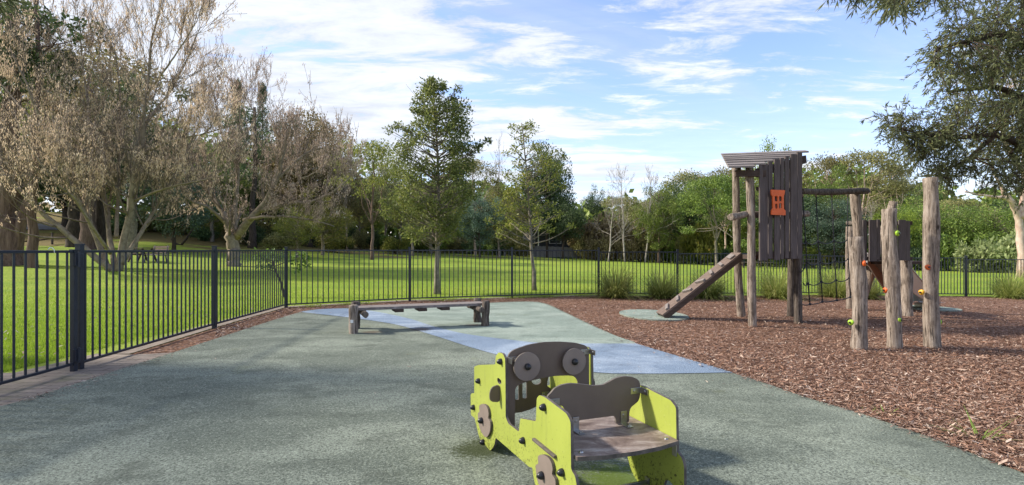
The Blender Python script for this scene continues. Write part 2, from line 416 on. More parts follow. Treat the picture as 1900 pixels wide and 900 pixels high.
MT['bark_pink'] = bark_mat('pink_white_bark', (0.34, 0.20, 0.15), (0.58, 0.47, 0.40), (0.7, 0.64, 0.58), (2, 2, 1), 0.01)
MT['seed'] = leaf_mat('tan_seed', (0.36, 0.245, 0.165), (0.66, 0.49, 0.345), (0.86, 0.69, 0.53), 0.35, 0.35, 0.8)
MT['seed2'] = leaf_mat('brown_seed', (0.31, 0.215, 0.16), (0.57, 0.43, 0.325), (0.76, 0.61, 0.49), 0.35, 0.35, 0.8)
MT['leaf_mid'] = leaf_mat('leaf_mid_green', (0.041, 0.074, 0.019), (0.115, 0.182, 0.038), (0.230, 0.324, 0.068), 0.3, 1.6, 0.38, (0.446, 0.486, 0.095))
MT['leaf_young'] = leaf_mat('leaf_young_tree', (0.054, 0.076, 0.024), (0.138, 0.167, 0.045), (0.276, 0.299, 0.085), 0.35, 1.6, 0.38, (0.504, 0.460, 0.130), 0.9)
MT['leaf_yellow'] = leaf_mat('leaf_yellow_green', (0.075, 0.094, 0.022), (0.188, 0.206, 0.044), (0.362, 0.362, 0.081), 0.35, 1.4, 0.45, (0.475, 0.312, 0.075))
MT['leaf_dark'] = leaf_mat('leaf_dark', (0.026, 0.052, 0.022), (0.072, 0.122, 0.048), (0.170, 0.234, 0.086), 0.2, 0.5)
MT['leaf_green'] = leaf_mat('leaf_forest', (0.054, 0.090, 0.022), (0.161, 0.225, 0.047), (0.347, 0.408, 0.091), 0.25, 0.5)
MT['leaf_olive'] = leaf_mat('leaf_olive', (0.088, 0.090, 0.036), (0.234, 0.226, 0.083), (0.429, 0.388, 0.157), 0.25, 0.45)
MT['leaf_bright'] = leaf_mat('leaf_bright', (0.090, 0.136, 0.019), (0.239, 0.322, 0.046), (0.448, 0.529, 0.091), 0.35, 0.6)
MT['leaf_pale'] = leaf_mat('leaf_pale_shrub', (0.103, 0.138, 0.046), (0.276, 0.322, 0.127), (0.506, 0.540, 0.276), 0.3, 1.2)
MT['leaf_brown'] = leaf_mat('leaf_brown_olive', (0.100, 0.082, 0.036), (0.252, 0.198, 0.091), (0.450, 0.360, 0.182), 0.2, 0.5)
MT['leaf_blue'] = leaf_mat('leaf_blue_dark', (0.033, 0.060, 0.043), (0.099, 0.160, 0.107), (0.243, 0.319, 0.215), 0.2, 0.6)
MT['leaf_brush'] = leaf_mat('leaf_overhang', (0.046, 0.053, 0.025), (0.138, 0.152, 0.065), (0.276, 0.287, 0.127), 0.3, 1.3, 0.45, (0.454, 0.389, 0.170))
MT['tuft'] = leaf_mat('tussock_blade', (0.094, 0.127, 0.030), (0.250, 0.300, 0.068), (0.500, 0.510, 0.152), 0.3, 2.0, 0.5, (0.656, 0.540, 0.275), 0.88)
MT['grass'] = leaf_mat('grass_blade', (0.12, 0.20, 0.015), (0.25, 0.36, 0.03), (0.38, 0.48, 0.06), 0.35, 0.8, 0.5)
MT['weed'] = leaf_mat('weed_blade', (0.10, 0.18, 0.02), (0.20, 0.32, 0.04), (0.32, 0.45, 0.08), 0.3, 3, 0.5)

# ------------------------------------------------------------------ ground
def build_ground():
    xs = sorted(set(list(np.arange(-130, 131, 4.0)) + [2.0, 17.0] + list(np.arange(-40, 40, 2.0))))
    ys = sorted(set(list(np.arange(-31, 17, 4.0)) + [17.0] + list(np.arange(18, 70, 1.5)) + list(np.arange(70, 240, 8.0))))
    bm = bmesh.new(); g = [[bm.verts.new((x, y, ground(x, y))) for x in xs] for y in ys]
    for j in range(len(ys)-1):
        for i in range(len(xs)-1):
            bm.faces.new((g[j][i], g[j][i+1], g[j+1][i+1], g[j+1][i]))
    o = bm_obj('lawn', bm, MT['lawn'], smooth=True); o['kind'] = 'structure'
build_ground()
def smooth_line(pts, n=6, closed=False):
    """Catmull-Rom through 2D points"""
    pts = [Vector((p[0], p[1])) for p in pts]; out = []
    N = len(pts)
    for i in range(N if closed else N-1):
        p0 = pts[(i-1) % N] if closed else pts[max(i-1, 0)]
        p1 = pts[i]; p2 = pts[(i+1) % N]; p3 = pts[(i+2) % N] if closed else pts[min(i+2, N-1)]
        for k in range(n):
            t = k/n
            out.append(0.5*((2*p1)+(p2-p0)*t+(2*p0-5*p1+4*p2-p3)*t*t+(3*p1-p0-3*p2+p3)*t**3))
    if not closed: out.append(pts[-1])
    return out
def sheet(name, pts, lift, mat, skirt=0.03):
    bm = bmesh.new(); vs = [bm.verts.new((p[0], p[1], 0)) for p in pts]
    f = bm.faces.new(vs); f.normal_update()
    if f.normal.z < 0: f.normal_flip()
    bmesh.ops.triangulate(bm, faces=bm.faces[:])
    for x in (2.0, 17.0):
        bmesh.ops.bisect_plane(bm, geom=bm.verts[:]+bm.edges[:]+bm.faces[:], plane_co=(x, 0, 0), plane_no=(1, 0, 0))
    for v in bm.verts: v.co.z = ground(v.co.x, v.co.y)+lift
    if skirt:
        be = [e for e in bm.edges if e.is_boundary]
        r = bmesh.ops.extrude_edge_only(bm, edges=be)
        for v in r['geom']:
            if isinstance(v, bmesh.types.BMVert): v.co.z -= skirt
    me = bpy.data.meshes.new(name); bm.to_mesh(me); bm.free()
    o = mesh_obj(name, me, None, mat); o['kind'] = 'structure'; return o
g2 = lambda px, py: G(px, py).xy
# fence line on the ground
FP = [Vector((-4.30, 5.36)), Vector((-4.50, 8.15)), Vector((-4.63, 11.05)), Vector((-2.36, 12.45)), Vector((0.0, 13.25)), Vector((2.24, 13.95)),
      Vector((4.42, 14.4)), Vector((6.75, 15.1)), Vector((9.05, 15.85)), Vector((10.75, 16.15)), Vector((13.9, 16.5)), Vector((16.6, 16.8)), Vector((19.3, 17.1))]
GATE0 = Vector((-4.18, 3.0))
mulch_pts = [(-4.34, 6.0), (-4.50, 8.15), (-4.63, 11.05), (-2.36, 12.45), (0, 13.25), (2.24, 13.95), (4.42, 14.4), (6.75, 15.1), (9.05, 15.85), (10.75, 16.15), (13.9, 16.5), (19.3, 17.0), (24, 16.9),
             (24, -4), (3, -4), (0, 4), (-3, 5)]
sheet('mulch_ground', mulch_pts, 0.006, MT['mulch'], 0)
rub_px = [(0,759),(60,742),(120,722),(180,703),(240,683),(300,664),(400,631),(470,608),(520,592),(550,583),(575,577),(650,573),(700,574),(780,572),(860,566),(930,562),(990,561),(1018,567),(1050,582),(1100,606),(1170,637),(1240,660),(1300,678),(1380,702),(1440,722),(1500,743),(1600,773),(1700,808),(1800,846),(1900,885)]
rub = [tuple(g2(*p)) for p in rub_px]
rub = smooth_line(rub, 4) 
rub = [(-3.55, -4)] + [(-3.25, 0.6)] + [tuple(p) for p in rub] + [(3.4, 0.2), (3.6, -4)]
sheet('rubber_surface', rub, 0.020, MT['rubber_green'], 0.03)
blue_lo = [(556,581),(600,586),(650,592),(730,604),(800,624),(870,647),(930,664),(1010,682),(1110,696),(1200,698),(1290,697),(1360,696)]
blue_up = [(1180,641),(1110,641),(1010,640),(940,633),(860,622),(800,607),(760,594),(700,581),(650,575),(600,575.5),(577,578)]
bl = [tuple(g2(*p)) for p in blue_lo]; bu = [tuple(g2(*p)) for p in blue_up]
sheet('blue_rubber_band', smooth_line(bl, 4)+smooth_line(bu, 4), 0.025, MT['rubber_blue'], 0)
pale = [(1180,641),(1110,641),(1010,640),(940,633),(860,622),(800,607),(760,594),(700,581),(650,575),(700,575.5),(780,573),(860,567.5),(930,563.5),(988,562.5),(1016,568),(1048,583),(1098,607),(1140,625)]
pl = [tuple(g2(*p)) for p in pale]
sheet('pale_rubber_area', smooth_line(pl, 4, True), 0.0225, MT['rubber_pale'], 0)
# brick paving beside the gate and the brick strip along the fence
bp = [(-7.6, 0.0), (-3.6, 0.0)] + [(p[0]-0.01, p[1]) for p in rub[2:26] if p[1] < 6.25] + [(-4.32, 6.1), (-4.75, 6.15), (-4.80, 5.2), (-7.6, 5.0)]
sheet('brick_path', bp, 0.012, MT['brick'], 0)
off = 0.28
bs = [(-4.36, 6.15), (-4.53, 8.15), (-4.66, 11.07), (-2.39, 12.48), (-0.0, 13.28), (2.24, 13.98)]
bs2 = [(2.2, 14.14), (-0.05, 13.46), (-2.5, 12.68), (-4.94, 11.2), (-4.82, 8.15), (-4.62, 6.15)]
sheet('brick_edging', bs+bs2, 0.012, MT['brick'], 0)
# rubber pads at the feet of ramp and slide
def pad(name, cx, cy, rx, ry):
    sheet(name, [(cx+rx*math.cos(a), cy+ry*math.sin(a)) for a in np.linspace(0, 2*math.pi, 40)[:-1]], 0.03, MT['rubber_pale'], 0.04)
c1 = G(1212, 586); pad('ramp_landing_pad', c1.x, c1.y, 0.60, 0.80)
c2 = G(1722, 573); pad('slide_landing_pad', c2.x, c2.y, 0.6, 0.6)
# road on the slope at the far left
def road():
    bm = bmesh.new(); a = []; rows = []
    for t in np.linspace(0, 1, 30):
        x = -66+t*44; y0 = 44.5 + 8*(t**1.5); rows.append((x, y0, y0+5.5))
    for nm, i0, w0, w1, lift, mt in (('road', 0, 0, 1, 0.06, 'asphalt'), ('kerb', 1, -0.05, 0.0, 0.14, 'kerb')):
        bm = bmesh.new(); prev = None
        for x, a0, a1 in rows:
            n = 8; cur = []
            for k in range(n+1):
                y = a0+(a1-a0)*k/n if nm == 'road' else (a1+0.22*k/n)
                cur.append(bm.verts.new((x, y, ground(x, y)+lift)))
            if prev:
                for k in range(n): bm.faces.new((prev[k], cur[k], cur[k+1], prev[k+1]))
            prev = cur
        o = bm_obj(nm, bm, MT[mt], smooth=True); o['kind'] = 'structure'
road()

# ------------------------------------------------------------------ ground cover as stuff
def rand_chips(name, n, sampler, size, mat, seed, lift=0.012, tilt=0.5):
    r = np.random.default_rng(seed); P_ = sampler(r, n); n = len(P_)
    L = r.uniform(size[0], size[1], n)*r.choice([0.7, 1, 1.5], n); W = L*r.uniform(0.09, 0.24, n)
    a = r.uniform(0, 2*np.pi, n); ti = r.normal(0, tilt, n)*0.6; ro = r.normal(0, 0.4, n)
    d = np.stack([np.cos(a)*np.cos(ti), np.sin(a)*np.cos(ti), np.sin(ti)], 1)
    s = np.stack([-np.sin(a)*np.cos(ro), np.cos(a)*np.cos(ro), np.sin(ro)], 1)
    z = np.array([ground(x, y) for x, y in P_]); C = np.stack([P_[:, 0], P_[:, 1], z+lift+r.uniform(0, 0.02, n)], 1)
    V = np.empty((n, 4, 3)); hl = (d*L[:, None]/2); hw = (s*W[:, None]/2)
    V[:, 0] = C-hl-hw*0.6; V[:, 1] = C-hl*0.2+hw*1.1-hl*0; V[:, 2] = C+hl+hw*0.4; V[:, 3] = C+hl*0.3-hw
    o = np_mesh(name, V, 4, mat); o['kind'] = 'stuff'; return o
def poly_test(poly):
    P_ = np.array([(p[0], p[1]) for p in poly])
    def f(x, y):
        ins = np.zeros(len(x), bool); j = len(P_)-1
        for i in range(len(P_)):
            xi, yi = P_[i]; xj, yj = P_[j]
            c = ((yi > y) != (yj > y)) & (x < (xj-xi)*(y-yi)/((yj-yi) or 1e-9)+xi)
            ins ^= c; j = i
        return ins
    return f
in_mulch = poly_test(mulch_pts); in_rub = poly_test(rub)
def mulch_sampler(x0, x1, y0, y1, near=True):
    def f(r, n):
        out = []
        u = r.random(n*6)
        y = 1/(1/y0+(1/y1-1/y0)*u) if near else r.uniform(y0, y1, n*6)
        # keep to what a wide view sees
        x = r.uniform(-0.55, 1.15, n*6)*y*1.0
        k = (x > x0) & (x < x1) & in_mulch(x, y) & ~in_rub(x, y); x = x[k][:n]; y = y[k][:n]
        return np.stack([x, y], 1)
    return f
rand_chips('mulch_chips', 150000, mulch_sampler(-0.5, 20, 2.4, 17), (0.014, 0.046), MT['chip'], 3)
rand_chips('large_bark_pieces', 2600, mulch_sampler(-0.5, 20, 2.4, 17), (0.04, 0.075), MT['chip'], 33, lift=0.022, tilt=0.35)
rand_chips('dry_mulch_strip', 9000, mulch_sampler(-4.6, -0.5, 5.8, 13.2), (0.03, 0.075), MT['chip_dry'], 4)
def blades(name, n, sampler, h, w, mat, seed, lean=0.45):
    r = np.random.default_rng(seed); P_ = sampler(r, n); n = len(P_)
    H = r.uniform(h[0], h[1], n); a = r.uniform(0, 2*np.pi, n); b = r.uniform(0, 2*np.pi, n); l = r.uniform(0, lean, n)*H
    z = np.array([ground(x, y) for x, y in P_])
    C = np.stack([P_[:, 0], P_[:, 1], z], 1); s = np.stack([np.cos(a), np.sin(a), a*0], 1)*w
    T = C+np.stack([np.cos(b)*l, np.sin(b)*l, H], 1)
    V = np.stack([C-s, C+s, T], 1); o = np_mesh(name, V, 3, mat); o['kind'] = 'stuff'; return o
def grass_sampler(r, n):
    u = r.random(n*4); y = 1/(1/4.2+(1/26-1/4.2)*u); x = r.uniform(-1.15, 1.15, n*4)*y
    fx = np.array([-4.95, -4.95, -4.95, -2.5, 0, 2.24, 4.42, 9.05, 13.9, 19.3, 30]); fy = np.array([0, 8, 11.25, 12.75, 13.5, 14.15, 14.45, 15.9, 16.55, 17.15, 17.2])
    line = np.interp(x, fx[2:], fy[2:]); k = np.where(x < -4.95, ~((x > -7.8) & (y < 5.2)), y > line)
    x = x[k][:n]; y = y[k][:n]; return np.stack([x, y], 1)
blades('lawn_grass', 150000, grass_sampler, (0.02, 0.055), 0.004, MT['grass'], 5)
rand_chips('fallen_leaves', 2600, grass_sampler, (0.03, 0.06), MT['chip_dry'], 15, lift=0.035, tilt=0.4)
def edge_grass(r, n):
    t = r.random(n); i = r.integers(2, 6, n); A = np.array([tuple(p) for p in FP]); p = A[i]*(1-t[:, None])+A[i+1]*t[:, None]
    k = np.sin(p[:, 0]*3.1)+np.sin(p[:, 0]*7.3+1) > 0.1; p = p[k]; n = len(p)
    return p+r.normal(0, 1, (n, 2))*np.array([0.1, 0.09])+np.array([0, -0.05])
def litter_sampler(r, n):
    pts = np.array([tuple(p) for p in rub]); out = []
    i = r.integers(3, len(pts)-4, n); t = r.random(n)[:, None]; p = pts[i]*(1-t)+pts[i+1]*t
    k = r.random(n) < 0.75; c = np.array([0.5, 6.0]); d = c-p; d /= np.linalg.norm(d, axis=1)[:, None]
    q = p+d*np.abs(r.normal(0, 0.10, n))[:, None]; far = r.random(n) < 0.10
    q[far] = p[far]+d[far]*r.uniform(0.1, 4.0, far.sum())[:, None]; return q
rand_chips('scattered_litter', 3800, litter_sampler, (0.008, 0.035), MT['chip_dry'], 14, lift=0.026, tilt=0.2)
blades('fence_edge_grass', 5000, edge_grass, (0.03, 0.10), 0.004, MT['grass'], 6, 0.9)

# ------------------------------------------------------------------ fence
FH = 1.21
def post(name, x, y, ztop, parent, w=0.05, cap=True):
    bm = bmesh.new(); z0 = ground(x, y)-0.1
    box(bm, (x, y, (z0+ztop)/2), (w, w, ztop-z0))
    box(bm, (x, y, ztop+0.006), (w+0.008, w+0.008, 0.012))
    return bm_obj(name, bm, MT['fence'], parent, bevel=0.003)
def fence_panel(parent, A, B, zt, zb0, zb1, gap=0.105):
    bm = bmesh.new(); a = Vector((A.x, A.y, 0)); b = Vector((B.x, B.y, 0)); d = (b-a).normalized(); a += d*0.026; b -= d*0.026
    L = (b-a).length
    bar(bm, (a.x, a.y, zt), (b.x, b.y, zt), 0.030, 0.026)
    top = bm_obj('top_rail', bm, MT['fence'], None, bevel=0.003)
    bm = bmesh.new(); bar(bm, (a.x, a.y, zb0), (b.x, b.y, zb1), 0.030, 0.026)
    bot = bm_obj('bottom_rail', bm, MT['fence'], None, bevel=0.003)
    n = int(L/gap); v, f = [], []
    bm = bmesh.new()
    for k in range(n):
        t = (k+0.5)/n; p = a+(b-a)*t; z0 = zb0+(zb1-zb0)*t+0.013; z1 = zt-0.013
        r = 0.0105; ring_tube(v, f, [(p.x, p.y, z0), (p.x, p.y, z1)], [r, r], 6, False)
    bm.free()
    me = bpy.data.meshes.new('fence_panel'); me.from_pydata([tuple(x) for x in v], [], f)
    me.polygons.foreach_set('use_smooth', [True]*len(f))
    pn = mesh_obj('fence_panel', me, parent, MT['fence'])
    top.parent = pn; bot.parent = pn
    return pn
runs = [('left side black metal fence running away from the gate beside the lawn', [0,1,2]), ('black metal fence across the back behind the timber balance bench', [2,3,4,5,6]),
        ('black metal fence behind the tussocks, ramp and climbing tower', [6,7,8,9]), ('black metal fence at far right behind the slide', [9,10,11,12])]
for i, (lab, idx) in enumerate(runs):
    f0 = FP[idx[0]]; t = thing('metal_fence', lab, 'fence')
    for k in idx if i == 0 else idx[1:]:
        a = FP[k]; g = ground(a.x, a.y); post('post', a.x, a.y, g+FH+0.035, t, 0.055)
    for a, b in zip(idx[:-1], idx[1:]):
        A, B = FP[a], FP[b]; ga, gb = ground(A.x, A.y), ground(B.x, B.y)
        zt = min(ga, gb)+FH-0.03
        fence_panel(t, A, B, zt, ga+0.075, gb+0.075)
a = FP[9]; tag(post('fence_post', a.x+0.11, a.y+0.02, ground(a.x, a.y)+FH+0.03, None, 0.06), 'second black square post standing beside the fence end behind the slide tower', 'post')
t = thing('metal_gate', 'black metal gate at the left edge hung on the thick hinged post', 'gate')
gp = Vector((-4.285, 5.27)); post('gate_stile', gp.x, gp.y-0.0, FH-0.02, t, 0.045)
fence_panel(t, GATE0, Vector((gp.x, gp.y)), FH-0.03, 0.10, 0.085, 0.115)
post('gate_stile', GATE0.x, GATE0.y, FH-0.02, t, 0.045)
for z in (0.17, 1.10):
    bm = bmesh.new(); box(bm, (gp.x+0.035, gp.y+0.01, z), (0.035, 0.10, 0.12)); bmesh.ops.create_cone(bm, segments=10, cap_ends=True, radius1=0.014, radius2=0.014, depth=0.15, matrix=Matrix.Translation((gp.x+0.055, gp.y-0.01, z)))
    bm_obj('hinge', bm, MT['fence'], t, bevel=0.003)
tl = []
p0 = Vector((-4.262, 4.98, FH-0.012))
tubes_obj_ = None
tie = tubes_obj('cable_tie', [([p0+Vector((0.0,-.03,.0)), p0+Vector((0.01,-.02,.02)), p0+Vector((0.012,0,.018)), p0+Vector((0.022,0.012,-.002)), p0+Vector((0.02,0.015,-.03))], [.004]*5)], MT['white_label'], t)

# ------------------------------------------------------------------ logs and boards
def log(name, a, b, r0, r1, parent, mat='log', seed=0, wig=0.012, k=14, n=16, rough=0.10, knot=True):
    rn = random.Random(seed); a = Vector(a); b = Vector(b); d = (b-a); L = d.length; dn = d.normalized()
    s = dn.cross(Vector((0.3, 1, 0.2))).normalized(); t = dn.cross(s)
    ph = [rn.uniform(0, 6.28) for _ in range(8)]; v, f = [], []
    pts, rad = [], []
    for i in range(n+1):
        u = i/n; o = s*(wig*(math.sin(u*5+ph[0])-math.sin(ph[0])))+t*(wig*(math.sin(u*4+ph[1])-math.sin(ph[1])))
        pts.append(a+d*u+o); r = r0+(r1-r0)*u; rad.append(r*(1+0.05*math.sin(u*11+ph[2])+0.03*math.sin(u*23+ph[3])))
    # slightly rounded ends
    pts = [pts[0]]+pts+[pts[-1]]; rad = [rad[0]*0.82]+rad+[rad[-1]*0.82]; pts[0] = pts[0]-dn*0.006; pts[-1] = pts[-1]+dn*0.006
    for i, p in enumerate(pts):
        for j in range(k):
            an = 2*math.pi*j/k; q = 1+rough*0.5*math.sin(an*3+ph[4]+i*0.15)+rough*0.35*math.sin(an*5+ph[5]-i*0.11)+rn.uniform(-rough, rough)*0.14
            v.append(p+s*(math.cos(an)*rad[i]*q)+t*(math.sin(an)*rad[i]*q))
    m = len(pts)
    for i in range(m-1):
        for j in range(k):
            A = i*k+j; B = i*k+(j+1) % k; f.append((A, B, B+k, A+k))
    f.append(tuple((m-1)*k+j for j in range(k))); f.append(tuple(k-1-j for j in range(k)))
    me = bpy.data.meshes.new(name); me.from_pydata([tuple(x) for x in v], [], f)
    me.polygons.foreach_set('use_smooth', [True]*(len(f)-2)+[False]*2)
    return mesh_obj(name, me, parent, MT[mat])
def rock_plank(bm, a, b, w, h, up=Vector((0,0,1))): return bar(bm, a, b, w, h, up)

# balance bench
t = thing('balance_bench', 'low timber balance beam bench on short log posts standing on the rubber', 'bench')
LN = G(656, 621); LF = G(664, 612); RN = G(901, 607); RF = G(886, 600)
LF = Vector((LN.x-0.11, LN.y+0.48, 0))
def zl(p, h): return Vector((p.x, p.y, h))
for i, (p, h) in enumerate(((LN, 0.415), (LF, 0.415), (RN, 0.405), (RF, 0.41))):
    q = zl(p, -0.05); log('post', q, zl(p, h), 0.064, 0.060, t, 'log_dark' if i else 'log', 20+i, 0.004, rough=0.14)
mid_l = (LN+LF)/2; mid_r = (RN+RF)/2; beam_d = (mid_r-mid_l).normalized(); beam_s = Vector((-beam_d.y, beam_d.x, 0))
for k, o in enumerate((-0.105, 0.0, 0.105)):
    bm = bmesh.new(); a = mid_l+beam_s*o-beam_d*0.04; b = mid_r+beam_s*o+beam_d*0.03
    bar(bm, zl(a, 0.345), zl(b, 0.345), 0.096, 0.042); bm_obj('plank', bm, MT['plank_grey'], t, bevel=0.004)
for p, sgn in ((mid_l, 1), (mid_r, -1)):
    c = p+beam_d*0.115*sgn; log('cross_log', zl(c-beam_s*0.36, 0.285), zl(c+beam_s*0.30, 0.285), 0.043, 0.043, t, 'log_dark', 31, 0.002)
for u in (0.32, 0.5, 0.68):
    c = mid_l+(mid_r-mid_l)*u; bm = bmesh.new(); bar(bm, zl(c-beam_s*0.16, 0.300), zl(c+beam_s*0.16, 0.300), 0.13, 0.045); bm_obj('batten', bm, MT['plank_side'], t, bevel=0.006)
bm = bmesh.new(); box(bm, (LN.x-0.005, LN.y-0.066, 0.195), (0.042, 0.004, 0.042)); bm_obj('label_plate', bm, MT['white_label'], t)

# ------------------------------------------------------------------ tower with roof, ramp, net beam
tw = thing('climbing_tower', 'tall timber lookout tower with slanting plank roof and orange window', 'climbing tower', (0,0,0))
tb = []
def gp3(px, py): return G(px, py)
A1 = G(1397, 606); A2 = G(1376, 588); A3 = G(1481, 601)
log('post', A1-Vector((0,0,.1)), P(1388, 309, A1.y+0.05), 0.066, 0.060, tw, 'log', 1, 0.012)
log('post', A2-Vector((0,0,.1)), P(1363, 309, A2.y), 0.070, 0.062, tw, 'log', 2, 0.02)
log('post', A3-Vector((0,0,.1)), P(1474, 290, A3.y+0.1), 0.070, 0.058, tw, 'log_dark', 3, 0.012)
p4 = Vector((5.25, 10.15, ground(5.25, 10.15))); log('post', p4-Vector((0,0,.1)), (5.25, 10.15, 2.75), 0.065, 0.06, tw, 'log_dark', 4, 0.01)
WA = Vector((0.4565*8.62, 8.62, 0)); WB = Vector((0.539*8.88, 8.88, 0)); wd = (WB-WA).normalized(); wn = Vector((wd.y, -wd.x, 0))
# roof : lapped planks falling towards the viewer
rl0 = P(1352, 309, 8.35); rl1 = P(1338, 284, 9.75); rr0 = P(1404, 308, 8.35); rr1 = P(1517, 277, 9.75)
roof = bpy.data.objects.new('roof', None)
NR = 7; bm = bmesh.new(); rn = random.Random(4)
for k in range(NR):
    u0 = k/NR; u1 = (k+1.35)/NR
    a = rl0.lerp(rl1, u0); b = rr0.lerp(rr1, u0)
    a1 = rl0.lerp(rl1, u1); b1 = rr0.lerp(rr1, u0)+(rl1-rl0)*(u1-u0)
    x = rn.uniform(-0.03, 0.03); b.x += x; b1.x += x
    lf = Vector((0, 0, 0.022)); up = Vector((0, 0, 0.032+rn.uniform(-.004, .004))); a = a-Vector((0,0,.045)); b = b-Vector((0,0,.045)); a1 = a1-Vector((0,0,.045)); b1 = b1-Vector((0,0,.045))
    vs = [bm.verts.new(q) for q in (a+lf, b+lf, b1, a1, a+lf+up, b+lf+up, b1+up, a1+up)]
    for q in ((0,1,2,3), (4,5,6,7), (0,1,5,4), (1,2,6,5), (2,3,7,6), (3,0,4,7)): bm.faces.new([vs[i] for i in q])
bpy.data.objects.remove(roof); roof = bm_obj('roof', bm, MT['plank_grey'], tw, bevel=0.003)
# rafters under the roof
for (p, q) in ((P(1372, 313, 8.6), P(1362, 291, 9.7)), (P(1404, 316, 8.6), P(1494, 291, 9.7))):
    bm = bmesh.new(); bar(bm, p-Vector((0,0,.045)), q-Vector((0,0,.045)), 0.05, 0.14); bm_obj('rafter', bm, MT['plank_side'], tw, bevel=0.004)
for (p, q) in ((P(1364, 322, 8.55), P(1420, 322, 8.60)),):
    bm = bmesh.new(); bar(bm, p, q, 0.05, 0.10); bm_obj('rafter', bm, MT['plank_side'], tw, bevel=0.004)
# vertical boards
def rooftop_z(px): return interp(px, [1400, 1408, 1490], [310, 309, 284])
boards = [(1405.7,1411.5,568,-0.06),(1411.5,1424,568,0),(1426,1434.6,560,0.03),(1436,1447,566,0),(1449,1455.5,562,0.03),(1457,1464.8,558,0.02),(1466,1479,560,0),(1479.5,1489,560,0.02)]
for (x0, x1, yb, o) in boards:
    xc = (x0+x1)/2; t_ = (xc-1405.7)/(1489-1405.7); C = WA.lerp(WB, t_); Yc = C.y
    z1 = P(xc, rooftop_z(xc)-3, Yc).z; z0 = P(xc, 250+yb/2.432, Yc).z
    w = (x1-x0)/F*Yc*1.10+0.004; bm = bmesh.new()
    R = Matrix.Rotation(math.atan2(wd.y, wd.x), 3, 'Z')
    c = P(xc, 400, Yc); box(bm, (c.x, c.y+o, (z0+z1)/2), (w, 0.03, z1-z0), R); bm_obj('wall_board', bm, MT['plank_dark'], tw, bevel=0.003)
# side boards on the far right side (seen through gaps) and rails
for k in range(5):
    t_ = k/4; c = Vector((4.80+0.45*t_, 9.05+1.0*t_, 0)); bm = bmesh.new(); box(bm, (c.x, c.y, 1.85), (0.03, 0.13, 1.6), Matrix.Rotation(-0.42, 3, 'Z')); bm_obj('wall_board', bm, MT['plank_dark'], tw, bevel=0.003)
for py in (350, 401, 470):
    a = P(1404, py, 8.69); b = P(1487, py, 8.95); b.z = a.z; bm = bmesh.new(); bar(bm, a, b, 0.04, 0.06); bm_obj('rail', bm, MT['plank_side'], tw, bevel=0.003)
log('rung', P(1356, 403, 8.35), P(1386, 396, 8.72), 0.055, 0.05, tw, 'log', 8, 0.004)
log('rung', P(1384, 398, 8.80), P(1499, 397, 9.25), 0.048, 0.055, tw, 'log', 9, 0.004)
# deck
bm = bmesh.new()
dk = [(3.86, 8.78), (4.74, 8.98), (5.2, 10.1), (4.15, 10.05)]
vs0 = [bm.verts.new((x, y, 1.04)) for x, y in dk]; vs1 = [bm.verts.new((x, y, 1.11)) for x, y in dk]
bm.faces.new(vs0[::-1]); bm.faces.new(vs1)
for i in range(4): bm.faces.new((vs0[i], vs0[(i+1) % 4], vs1[(i+1) % 4], vs1[i]))
bm_obj('deck', bm, MT['plank_side'], tw, bevel=0.003)
# board profile with holes
def profile(name, outer, holes, frame, th, mats, parent, bevel=0.003):
    """outer/holes in 2D, frame = (origin, u, v, n): extruded along n by th, centred"""
    o_, u, v, n = frame; bm = bmesh.new(); es = []
    for loop in [outer]+list(holes):
        vs = [bm.verts.new((p[0], p[1], 0)) for p in loop]
        es += [bm.edges.new((vs[i], vs[(i+1) % len(vs)])) for i in range(len(vs))]
    bmesh.ops.triangle_fill(bm, use_beauty=True, use_dissolve=False, edges=es)
    fs = bm.faces[:]
    r = bmesh.ops.extrude_face_region(bm, geom=fs)
    for g in r['geom']:
        if isinstance(g, bmesh.types.BMVert): g.co.z += th
    for vv in bm.verts:
        c = vv.co.copy(); vv.co = o_+u*c.x+v*c.y+n*(c.z-th/2)
    bmesh.ops.recalc_face_normals(bm, faces=bm.faces[:])
    for f in bm.faces: f.material_index = 1 if abs(f.normal.dot(n)) < 0.5 and len(mats) > 1 else 0
    me = bpy.data.meshes.new(name); bm.to_mesh(me); bm.free()
    o = mesh_obj(name, me, parent, mats)
    if bevel:
        md = o.modifiers.new('bevel', 'BEVEL'); md.width = bevel; md.segments = 2; md.limit_method = 'ANGLE'; md.angle_limit = math.radians(50)
    return o
def rnd_poly(pts, r=0.02, n=4):
    out = []; N = len(pts); pts = [Vector((p[0], p[1])) for p in pts]
    for i in range(N):
        a, b, c = pts[i-1], pts[i], pts[(i+1) % N]
        d1 = (a-b); d2 = (c-b); l = min(r, d1.length*0.45, d2.length*0.45)
        p = b+d1.normalized()*l; q = b+d2.normalized()*l
        for k in range(n+1):
            t_ = k/n; out.append((p*(1-t_)**2+b*2*t_*(1-t_)+q*t_*t_).to_tuple())
    return out
def ellipse(cx, cy, rx, ry, n=24): return [(cx+rx*math.cos(a), cy+ry*math.sin(a)) for a in np.linspace(0, 2*math.pi, n+1)[:-1]]
